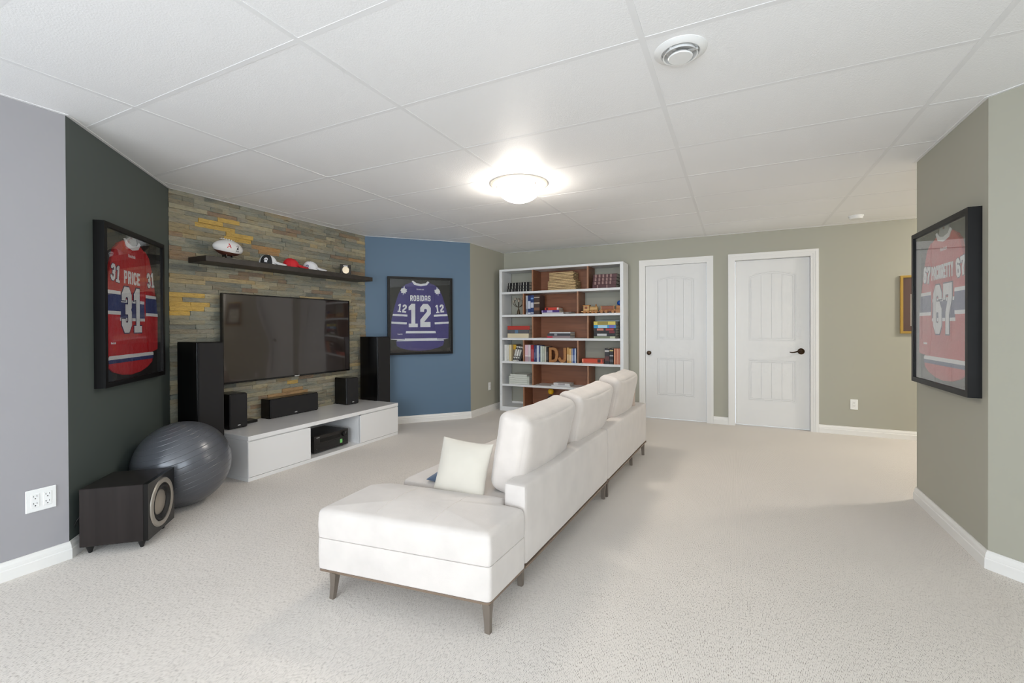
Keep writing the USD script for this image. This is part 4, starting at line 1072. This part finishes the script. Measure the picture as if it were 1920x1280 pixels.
for k in range(6):
    odd = k % 2 == 1            # rows count from the bottom
    xa, xb = (-2.588, -1.778) if odd else (-2.730, -1.920)
    z0, z1 = SH[k], TOPS[k]
    for x in (xa, xb):
        dv = part(t, 'divider', bx(x, x + 0.020, BY0 + 0.012, BY1, z0, z1), m_brown, False)
        part(dv, 'edge_band', bx(x, x + 0.020, BY0 + 0.0105, BY0 + 0.012, z0, z1), m_edge, False)
    part(t, 'back_panel', bx(xa + 0.020, xb, BY1 - 0.010, BY1 - 0.002, z0, z1), m_brown, False)

m_paper = mat('page_paper', (222, 214, 196), 0.85, 0.08, 60, stretch=(1, 1, 40))
m_paperw = mat('white_page_paper', (224, 222, 216), 0.85, 0.06, 60, stretch=(1, 1, 40))
def col(rgb):
    return mat('cover_%02x%02x%02x' % tuple(rgb), rgb, 0.45)
YF = 5.885
def upright(name, label, x0, x1, z0, h, rgb, depth=0.19, yf=YF, lean=0.0, band=None, title=None, group=None, pages=None):
    """a standing book, spine to the room"""
    th = x1 - x0
    M_ = T4((x0 + th / 2, yf, z0)) @ R90(math.radians(lean), (0, 1, 0))
    if lean:
        M_ = T4((x0 + th / 2, yf, z0 + abs(math.sin(math.radians(lean))) * th / 2)) @ R90(math.radians(lean), (0, 1, 0))
    t = thing(name, label, name, matrix=M_, group=group or ('magazines' if name == 'magazine' else 'books') + ' in the bookcase')
    w = th / 2 - 0.0006
    c = min(0.0022, th * 0.12)
    part(t, 'cover', join(bx(-w, w, 0, 0.004, 0, h, c * 0.6), bx(-w, -w + 0.002, 0.002, depth, 0, h), bx(w - 0.002, w, 0.002, depth, 0, h)), col(rgb), False)
    part(t, 'pages', bx(-w + 0.002, w - 0.002, 0.004, depth - 0.004, 0.003, h - 0.003), pages or m_paper, False)
    if band:
        for (a, b, rgb2) in band:
            part(t, 'spine_label', bx(-w + 0.001, w - 0.001, -0.0006, 0.0005, a * h, b * h), col(rgb2), False)
    return t
def flat(name, label, x0, x1, z0, h, rgb, depth=0.20, yf=YF, rz=0.0, band=None, title=None, pages=None, group=None, trgb=(230, 228, 222), spine=True):
    """a lying book, spine to the room"""
    L = x1 - x0
    t = thing(name, label, name, ((x0 + x1) / 2, yf, z0), rz, group=group or ('magazines' if name == 'magazine' else 'books') + ' in the bookcase')
    a = L / 2; k = 0.0025
    part(t, 'cover', join(bx(-a, a, 0, depth, 0, k, 0.0006), bx(-a, a, 0, depth, h - k - 0.0005, h - 0.0005, 0.0006), *( [bx(-a, a, 0, 0.004, 0.0006, h - 0.0012, 0.001)] if spine else [])), col(rgb), False)
    part(t, 'pages', bx(-a + 0.004, a - 0.004, 0.004 if spine else 0.002, depth - 0.004, k, h - k - 0.0005), pages or m_paper, False)
    for (p, q, rgb2) in band or []:
        part(t, 'spine_label', bx(-a + L * p, -a + L * q, -0.0007, 0.0005, 0.003, h - 0.0035), col(rgb2), False)
    if title:
        part(t, 'title', txt(title, 0.0, h / 2, L * 0.52, h * 0.42, 0.0002, 0.0008), col(trgb), False)
    return t
g_, sil = (24, 23, 24), (186, 184, 178)
z = SH[5]
for k, where in enumerate(('bottom', 'middle', 'top')):
    flat('book', f'black leather volume with silver bands, {where} of three on the top shelf', -2.985 + 0.006 * k, -2.632, z, 0.044, g_, 0.21, band=[(p, p + 0.025, sil) for p in (0.06, 0.2, 0.34, 0.5, 0.6, 0.72, 0.86)]); z += 0.0441
z = SH[5]
for k, where in enumerate(('bottom', 'second from bottom', 'third from bottom', 'top')):
    flat('book', f'maroon leather volume, {where} of the four on the top shelf', -1.708 + 0.004 * k, -1.392 + 0.004 * k, z, 0.046, (74, 30, 34), 0.24, band=[(p, p + 0.07, (150, 118, 112)) for p in (0.08, 0.24, 0.40, 0.56, 0.72)] if k != 0 else [(0.2, 0.24, (150, 118, 112)), (0.6, 0.64, (150, 118, 112))]); z += 0.0461
m_wick = mat('pale_seagrass', (206, 178, 134), 0.75, 0.25, 40, 0.4, 160, stretch=(1, 1, 4))
m_wickd = mat('dark_seagrass_core', (92, 62, 40), 0.85)
def basket(label, x0, x1, z0, h, d=0.25):
    t = thing('wicker_basket', label, 'basket', ((x0 + x1) / 2, YF + 0.01, z0), group='seagrass baskets in the bookcase'); a = (x1 - x0) / 2; n = 6
    part(t, 'core', bx(-a + 0.006, a - 0.006, 0.006, d - 0.006, 0.002, h - 0.012), m_wickd, False)
    for k in range(n):
        zz = h * (k + 0.5) / n; r = h / n * 0.46
        pts = []
        for (xs, ys, xe, ye, m) in ((-a, 0, a, 0, 18), (a, 0, a, d, 12), (a, d, -a, d, 18), (-a, d, -a, 0, 12)):
            for i in range(m):
                u = i / m; wv = 0.004 * math.sin((i + 0.5) / m * PI * 4 + (k % 2) * PI)
                nx, ny = (0, -1) if ys == ye == 0 else (1, 0) if xs == xe == a else (0, 1) if ys == ye else (-1, 0)
                pts.append((xs + (xe - xs) * u + nx * wv, ys + (ye - ys) * u + ny * wv, zz))
        pts.append(pts[0])
        part(t, 'strand', tube(pts, r, 6), m_wick, True)
    for s_ in (-1, 1):
        part(t, 'handle', tube(spline([(s_ * (a + 0.004), d * 0.36, h * 0.75), (s_ * (a + 0.014), d * 0.42, h * 0.60), (s_ * (a + 0.014), d * 0.58, h * 0.60), (s_ * (a + 0.004), d * 0.64, h * 0.75)], 10), 0.004, 6), m_wick, True)
    part(t, 'lid', bx(-a + 0.002, a - 0.002, 0.002, d - 0.002, h - 0.012, h - 0.001, 0.003), m_wick, False)
basket('woven seagrass basket, lower of the two in the top centre of the bookcase', -2.345, -1.955, SH[5], 0.128)
basket('woven seagrass basket stacked on the other one in the top centre of the bookcase', -2.325, -1.985, SH[5] + 0.128, 0.120, 0.23)
# row 5
m_tree = mat('antique_metal', (96, 84, 70), 0.4, metallic=0.7)
t = thing('branched_candelabra', 'dark metal tree-shaped candle holder on the second shelf at the left', 'ornament', (-2.850, 5.98, SH[4]))
part(t, 'foot', lathe([(0, 0), (0.055, 0), (0.055, 0.006), (0.02, 0.012), (0, 0.012)], 24), m_tree, 40)
part(t, 'stem', lathe([(0.0, 0.010), (0.024, 0.012), (0.020, 0.05), (0.008, 0.09), (0.006, 0.13), (0, 0.13)], 16), m_tree, 40)
for k in range(6):
    a = 2 * PI * k / 6; r = 0.085 if k % 2 else 0.06; zt = 0.20 if k % 2 else 0.235
    br = part(t, 'branch', tube(spline([(0, 0, 0.115), (0.5 * r * math.cos(a), 0.5 * r * math.sin(a), 0.125), (r * math.cos(a), r * math.sin(a), 0.16), (r * 0.95 * math.cos(a), r * 0.95 * math.sin(a), zt - 0.02)], 12), 0.004, 6), m_tree, True)
    part(br, 'candle_cup', move(lathe([(0, -0.02), (0.014, -0.015), (0.020, 0.012), (0.018, 0.014), (0.012, -0.01), (0, -0.012)], 14), r * 0.95 * math.cos(a), r * 0.95 * math.sin(a), zt - 0.002), mat('pale_metal_cup', (186, 176, 160), 0.35, metallic=0.6), 40)
z = SH[4]
for i, (a, b, h, rgb, lb, bd) in enumerate([(-2.690, -2.656, 0.270, (170, 176, 186), 'grey upright book at the left end of the second-shelf row', [(0.1, 0.3, (120, 126, 140))]), (-2.655, -2.614, 0.272, (42, 60, 112), 'left navy upright book on the second shelf', [(0.3, 0.7, (200, 206, 220)), (0.03, 0.1, (220, 222, 226))]),
        (-2.612, -2.566, 0.274, (44, 66, 118), 'right navy upright book on the second shelf', [(0.35, 0.62, (204, 208, 222)), (0.05, 0.1, (220, 222, 226)), (0.78, 0.86, (120, 160, 210))]), (-2.562, -2.474, 0.272, (70, 52, 46), 'thick dark brown upright book on the second shelf', [(0.55, 0.62, (186, 170, 150)), (0.2, 0.35, (120, 84, 66)), (0.86, 0.9, (200, 190, 176))])]):
    upright('book', lb, a, b, z, h, rgb, band=bd)
flat('book', 'white book at the bottom of the second-shelf stack', -2.440, -2.120, z, 0.022, (206, 204, 206), 0.2, pages=m_paperw)
flat('book', 'purple book in the middle of the second-shelf stack', -2.448, -2.180, z + 0.022, 0.034, (74, 48, 122), 0.19, band=[(0.03, 0.07, (190, 180, 210)), (0.32, 0.62, (190, 180, 214))])
flat('book', 'red book on top of the second-shelf stack', -2.400, -2.190, z + 0.056, 0.036, (206, 62, 44), 0.17, yf=YF + 0.01, band=[(0.08, 0.24, (90, 20, 22)), (0.86, 0.99, (232, 214, 206))])
flat('book', 'small grey book beside the second-shelf stack', -2.115, -2.010, z, 0.026, (116, 106, 100), 0.18, yf=YF + 0.02, band=[(0.2, 0.6, (150, 142, 134))])
m_pine, m_oakw, m_mah = mat('pale_wood', (208, 168, 112), 0.55, 0.15, 20, stretch=(1, 1, 5)), mat('honey_wood', (178, 120, 66), 0.5, 0.2, 20, stretch=(0.3, 1, 3)), mat('red_brown_wood', (138, 76, 44), 0.45, 0.2, 20, stretch=(0.3, 1, 3))
def wheels(t, xs, y0, y1, r, m):
    for x in xs:
        for y in (y0, y1):
            part(t, 'wheel', cyl(r, 0.012, 20, x=x, y=y, z=r, axis='y', c=0.002), m, 40)
t = thing('toy_locomotive', 'pale wooden toy locomotive at the right of the second shelf', 'toy', (-1.775, 5.95, SH[4]))
part(t, 'chassis', bx(-0.10, 0.13, -0.035, 0.035, 0.018, 0.034, 0.002), m_pine, False)
part(t, 'cab', bx(-0.07, 0.01, -0.036, 0.036, 0.034, 0.105, 0.003), m_pine, False)
part(t, 'cab_roof', bx(-0.078, 0.018, -0.040, 0.040, 0.105, 0.113, 0.002), m_oakw, False)
part(t, 'cab_window', bx(-0.05, -0.012, -0.0368, -0.0355, 0.062, 0.092), m_mah, False)
part(t, 'boiler', cyl(0.030, 0.11, 24, x=0.015, z=0.064, axis='x', c=0.003), m_pine, 40)
part(t, 'chimney', cyl(0.010, 0.03, 16, x=0.098, z=0.092), m_oakw, 40)
wheels(t, (-0.05, 0.0, 0.06, 0.105), -0.034, 0.048, 0.020, m_oakw)
t = thing('toy_wagon', 'red-brown wooden toy wagon beside the pale locomotive', 'toy', (-1.500, 5.95, SH[4]))
part(t, 'chassis', bx(-0.13, 0.12, -0.035, 0.035, 0.018, 0.036, 0.002), m_mah, False)
part(t, 'box', bx(-0.10, 0.075, -0.034, 0.034, 0.048, 0.096, 0.003), m_mah, False)
part(t, 'stake', join(bx(-0.104, -0.096, -0.038, -0.034, 0.036, 0.100), bx(0.072, 0.080, -0.038, -0.034, 0.036, 0.106)), m_pine, False)
part(t, 'deck', bx(-0.12, 0.11, -0.036, 0.036, 0.036, 0.048, 0.002), m_oakw, False)
wheels(t, (-0.09, -0.03, 0.06), -0.034, 0.048, 0.020, m_oakw)
t = thing('toy_crate', 'honey-coloured wooden block toy at the right end of the second shelf', 'toy', (-1.372, 5.96, SH[4]))
part(t, 'block', bx(-0.034, 0.034, -0.05, 0.05, 0, 0.052, 0.003), m_oakw, False)
part(t, 'top_block', bx(-0.030, 0.032, -0.03, 0.03, 0.052, 0.098, 0.003), m_oakw, False)
t = thing('blue_ball', 'small blue ball on the wooden block at the right end of the second shelf', 'toy', (-1.362, 5.96, SH[4] + 0.098))
part(t, 'globe', move(trimesh.creation.icosphere(3, 0.034), z=0.034), mat('blue_plastic', (28, 84, 168), 0.25), True)
part(t, 'band', move(cyl(0.0345, 0.003, 32), z=0.0325), mat('dark_blue_plastic', (18, 50, 110), 0.3), 40)
# row 4
z = SH[3]
for h, rgb, lb, x1_ in ((0.062, (222, 208, 178), 'thick cream book at the bottom of the third-shelf left stack', -2.645), (0.054, (92, 92, 96), 'grey book in the middle of the third-shelf left stack', -2.640), (0.056, (176, 58, 50), 'red book on top of the third-shelf left stack', -2.630)):
    flat('book', lb, -2.985, x1_, z, h, rgb, 0.22, pages=m_paper, band=[(0.35, 0.5, (96, 124, 150))] if rgb == (92, 92, 96) else None); z += h
z = SH[3]
for h, rgb, lb, x0_, pg in ((0.030, (150, 132, 134), 'thin mauve book at the bottom of the third-shelf centre stack', -2.365, m_paperw), (0.034, (64, 66, 72), 'dark grey book in the middle of the third-shelf centre stack', -2.355, m_paper), (0.020, (206, 206, 208), 'thin white book on top of the third-shelf centre stack', -2.325, m_paperw)):
    flat('book', lb, x0_, -2.02, z, h, rgb, 0.21, pages=pg, band=[(0.0, 0.25, (190, 60, 74))] if h == 0.030 else [(0.3, 0.42, (150, 150, 154))] if h == 0.034 else None); z += h
z = SH[3]
for h, rgb, lb, bd, tt, tc in ((0.030, (122, 128, 104), 'olive book at the bottom of the six-book stack on the third shelf', [(0.75, 0.97, (196, 200, 170))], None, None), (0.035, (28, 28, 32), 'black book second from the bottom of the six-book stack', None, 'title', (220, 220, 220)), (0.036, (34, 30, 34), 'black and maroon book third from the bottom of the six-book stack', [(0.7, 0.95, (120, 30, 44))], None, None),
        (0.034, (44, 38, 40), 'dark book with red lettering fourth from the bottom of the six-book stack', [(0.15, 0.45, (200, 130, 110)), (0.55, 0.9, (170, 60, 60))], None, None), (0.044, (44, 140, 190), 'bright blue book second from the top of the six-book stack', [(0.2, 0.62, (176, 214, 232)), (0.7, 0.95, (110, 100, 180))], None, None), (0.046, (214, 196, 92), 'yellow book on top of the six-book stack on the third shelf', [(0.18, 0.66, (150, 136, 60))], None, None)):
    if tt: bd = [(0.15, 0.6, (206, 206, 206))]
    flat('book', lb, -1.690 + rng.uniform(-.004, .004), -1.395 + rng.uniform(-.006, .006), z, h, rgb, 0.22, band=bd); z += h
flat('book', 'thin grey-blue book hanging over the top of the six-book stack', -1.660, -1.360, z, 0.016, (120, 136, 142), 0.20, yf=YF + 0.05)
# row 3
z = SH[2]
for a, b, h, rgb, lb, bd in [(-3.040, -3.000, 0.235, (226, 226, 222), 'first white upright book at the left of the fourth shelf', None), (-2.998, -2.964, 0.236, (206, 208, 200), 'second white upright book at the left of the fourth shelf', [(0.1, 0.9, (224, 222, 212))]), (-2.962, -2.926, 0.236, (224, 208, 168), 'cream upright book at the left of the fourth shelf', None)]:
    upright('book', lb, a, b, z, h, rgb, band=bd, depth=0.17)
upright('book', 'yellow-topped brown upright book behind the leaning striped books', -2.918, -2.866, z, 0.238, (126, 108, 88), yf=YF + 0.05, band=[(0.70, 0.99, (206, 162, 44))], depth=0.16)
for k, rgb in enumerate(((206, 206, 200), (222, 220, 214), (196, 196, 190), (62, 60, 60))):
    upright('book', ('leftmost', 'second', 'third', 'dark fourth')[k] + ' of the leaning books with dark stripes on the fourth shelf', -2.905 + 0.034 * k, -2.877 + 0.034 * k, z, 0.222 - 0.004 * k, rgb, lean=17 + k, depth=0.15, band=[(0.06, 0.18, (50, 48, 50)), (0.28, 0.34, (70, 66, 66)), (0.80, 0.92, (50, 48, 50))] if k < 3 else None)
row = [(-2.706, -2.656, 0.238, (222, 186, 196), 'pink-white book at the left of the fourth-shelf centre row'), (-2.655, -2.616, 0.238, (220, 206, 212), 'pale pink-white book, second in the fourth-shelf centre row'), (-2.612, -2.568, 0.236, (168, 34, 44), 'red book in the fourth-shelf centre row'),
       (-2.566, -2.544, 0.234, (52, 58, 104), 'left of two narrow navy books in the fourth-shelf centre row'), (-2.543, -2.522, 0.236, (48, 60, 110), 'right of two narrow navy books in the fourth-shelf centre row'), (-2.520, -2.490, 0.232, (206, 214, 228), 'pale blue-white book in the fourth-shelf centre row'), (-2.488, -2.468, 0.230, (66, 84, 130), 'narrow blue book in the fourth-shelf centre row'),
       (-2.466, -2.434, 0.222, (198, 206, 196), 'pale green-grey book in the fourth-shelf centre row'), (-2.432, -2.402, 0.220, (172, 178, 166), 'grey-green book in the fourth-shelf centre row'), (-2.400, -2.378, 0.218, (196, 190, 172), 'beige book beside the wooden letter D'), (-2.376, -2.350, 0.212, (36, 36, 40), 'black book beside the wooden letter D')]
for a, b, h, rgb, lb in row:
    upright('book', lb, a, b, z, h, rgb, depth=0.17, band=[(0.30, 0.36, (232, 228, 226)), (0.02, 0.30, tuple(int(v * 0.8) for v in rgb))] if a < -2.62 else [(rng.uniform(.1, .3), rng.uniform(.5, .8), tuple(int(v * 0.72 + 60) for v in rgb))])
m_letter = mat('letter_wood', (170, 116, 66), 0.5, 0.2, 12, stretch=(0.4, 1, 3))
def letter(label, poly, x, z0, rz=0):
    single('wooden_letter', slab(poly, 0.014, -0.014), m_letter, label, 'letter', group='wooden letters in the bookcase', loc=(x, YF - 0.004 + 0.016, z0), rz=rz, smooth=30)
Dp = sg.Polygon([(-.066, 0), (.0, 0), (.040, .012), (.064, .05), (.070, .104), (.064, .158), (.040, .196), (0, .208), (-.066, .208)]).difference(sg.Polygon([(-.028, .036), (-.002, .036), (.022, .05), (.032, .104), (.022, .158), (-.002, .172), (-.028, .172)]))
letter('wooden letter D on the fourth shelf of the bookcase', Dp, -2.270, z)
Jp = sg.Polygon([(.016, .206), (.056, .206), (.056, .206), (.056, .050), (.044, .016), (.012, 0), (-.016, 0), (-.044, .014), (-.066, .058), (-.036, .080), (-.018, .046), (.0, .038), (.014, .046), (.018, .070)])
letter('wooden letter J on the fourth shelf of the bookcase', Jp, -2.136, z)
for a, b, h, rgb, lb in [(-2.072, -2.040, 0.208, (190, 146, 84), 'tan upright book right of the wooden letter J'), (-2.038, -2.008, 0.196, (214, 172, 104), 'light tan book, second right of the wooden letter J'), (-2.006, -1.984, 0.196, (156, 156, 166), 'grey book in the right part of the fourth-shelf centre row'), (-1.982, -1.962, 0.198, (62, 88, 150), 'blue book in the right part of the fourth-shelf centre row'), (-1.960, -1.942, 0.197, (190, 204, 226), 'pale blue book next to the right divider of the fourth shelf')]:
    upright('book', lb, a, b, z, h, rgb, depth=0.16, band=[(0.15, 0.55, tuple(min(255, int(v * 0.7 + 80)) for v in rgb))])
flat('book', 'thin salmon magazine under the orange book on the fourth shelf', -1.850, -1.562, z, 0.014, (206, 116, 92), 0.20, pages=m_paperw)
flat('book', 'orange-red book lying on the fourth shelf at the right', -1.858, -1.558, z + 0.014, 0.050, (206, 76, 46), 0.19, band=[(0.0, 0.08, (226, 140, 110)), (0.72, 0.86, (60, 30, 30)), (0.92, 1.0, (150, 50, 40))])
upright('book', 'left of two black patterned books on the fourth shelf', -1.545, -1.482, z, 0.205, (38, 36, 40), depth=0.16, band=[(0.78, 0.9, (190, 186, 184)), (0.2, 0.5, (90, 50, 50))])
upright('book', 'right of two black patterned books on the fourth shelf', -1.480, -1.428, z, 0.204, (30, 30, 34), depth=0.16, band=[(0.84, 0.92, (196, 176, 110)), (0.5, 0.6, (150, 150, 154)), (0.15, 0.3, (80, 82, 88))])
for k in range(4):
    upright('magazine', ('first', 'second', 'third', 'rightmost')[k] + ' of the salmon-coloured magazines at the right of the fourth shelf', -1.424 + 0.0215 * k, -1.4035 + 0.0215 * k, z, 0.206, [(206, 140, 108), (196, 122, 92), (214, 150, 120), (190, 116, 90)][k], depth=0.16, pages=m_paperw)
# row 2
z = SH[1]
for k, (h, rgb) in enumerate(((0.028, (196, 200, 190)), (0.032, (188, 194, 184)), (0.030, (202, 204, 196)), (0.028, (184, 190, 180)), (0.026, (206, 208, 200)))):
    flat('magazine', ('bottom', 'second', 'middle', 'fourth', 'top')[k] + ' of the pale grey magazines stacked on the fifth shelf', -2.965 + (0.02 if k == 4 else rng.uniform(-.004, .004)), -2.640 + (-0.04 if k == 4 else 0), z, h, rgb, 0.22, pages=m_paperw, band=[(0.05, 0.9, (212, 214, 206))]); z += h
z = SH[1]
flat('book', 'white book lying on the fifth shelf in the centre', -2.310, -2.030, z, 0.014, (214, 214, 216), 0.19, yf=YF + 0.02, pages=m_paperw, rz=2)
flat('book', 'thicker white book on top of the other on the fifth shelf', -2.285, -2.040, z + 0.014, 0.030, (222, 220, 220), 0.16, yf=YF + 0.03, pages=m_paperw, rz=-3, band=[(0.3, 0.7, (170, 164, 168))])
# bottom row: little construction-kit robots
z = SH[0]
m_yel, m_blu, m_brk, m_tan_, m_gry = mat('yellow_plastic', (228, 176, 30), 0.35), mat('royal_blue_plastic', (34, 72, 150), 0.3), mat('red_plastic', (150, 44, 36), 0.4), mat('white_brick_plastic', (214, 210, 204), 0.35), mat('dark_grey_plastic', (52, 52, 56), 0.4)
def robot(label, x, y, head, rot, hr):
    t = thing('toy_robot', label, 'toy', (x, y, z), rot, group='toy robots on the bottom shelf')
    for k, (sx, yy) in enumerate(((-0.05, -0.05), (0.05, -0.05), (-0.05, 0.05), (0.05, 0.05))):
        part(t, 'leg', bx(sx - 0.012, sx + 0.012, yy - 0.016, yy + 0.016, 0, 0.05, 0.003), m_gry, False)
    part(t, 'base', bx(-0.065, 0.065, -0.065, 0.065, 0.05, 0.074, 0.003), m_brk, False)
    part(t, 'brick', bx(-0.035, 0.035, -0.05, 0.05, 0.074, 0.104, 0.002), m_tan_, False)
    part(t, 'stud', join(*[cyl(0.006, 0.006, 12, x=-0.024 + 0.016 * i, y=-0.04, z=0.104) for i in range(4)]), m_tan_, 40)
    part(t, 'body', bx(-0.038, 0.038, -0.03, 0.03, 0.104, 0.172, 0.004), m_gry, False)
    part(t, 'eye', join(cyl(0.008, 0.006, 14, x=-0.02, y=-0.029, z=0.150, axis='y'), cyl(0.008, 0.006, 14, x=0.016, y=-0.029, z=0.150, axis='y')), m_tan_, 40)
    part(t, 'arm', tube(spline([(-0.04, 0, 0.14), (-0.075, -0.03, 0.11), (-0.095, -0.06, 0.06), (-0.10, -0.075, 0.02)], 10), 0.007, 6), m_gry, True)
    part(t, 'arm', tube(spline([(0.04, 0, 0.14), (0.09, -0.01, 0.13), (0.13, -0.02, 0.10)], 10), 0.007, 6), m_gry, True)
    part(t, 'neck', cyl(0.007, 0.03, 12, z=0.172), m_gry, 40)
    part(t, 'head', move(trimesh.creation.icosphere(3, hr), z=0.196 + hr), head, True)
    return t
robot('toy robot with a yellow ball head on the bottom shelf', -2.350, 5.99, m_yel, 10, 0.042)
robot('toy robot with a blue head, partly hidden behind the sofa cushions', -2.130, 6.00, m_blu, -10, 0.026)
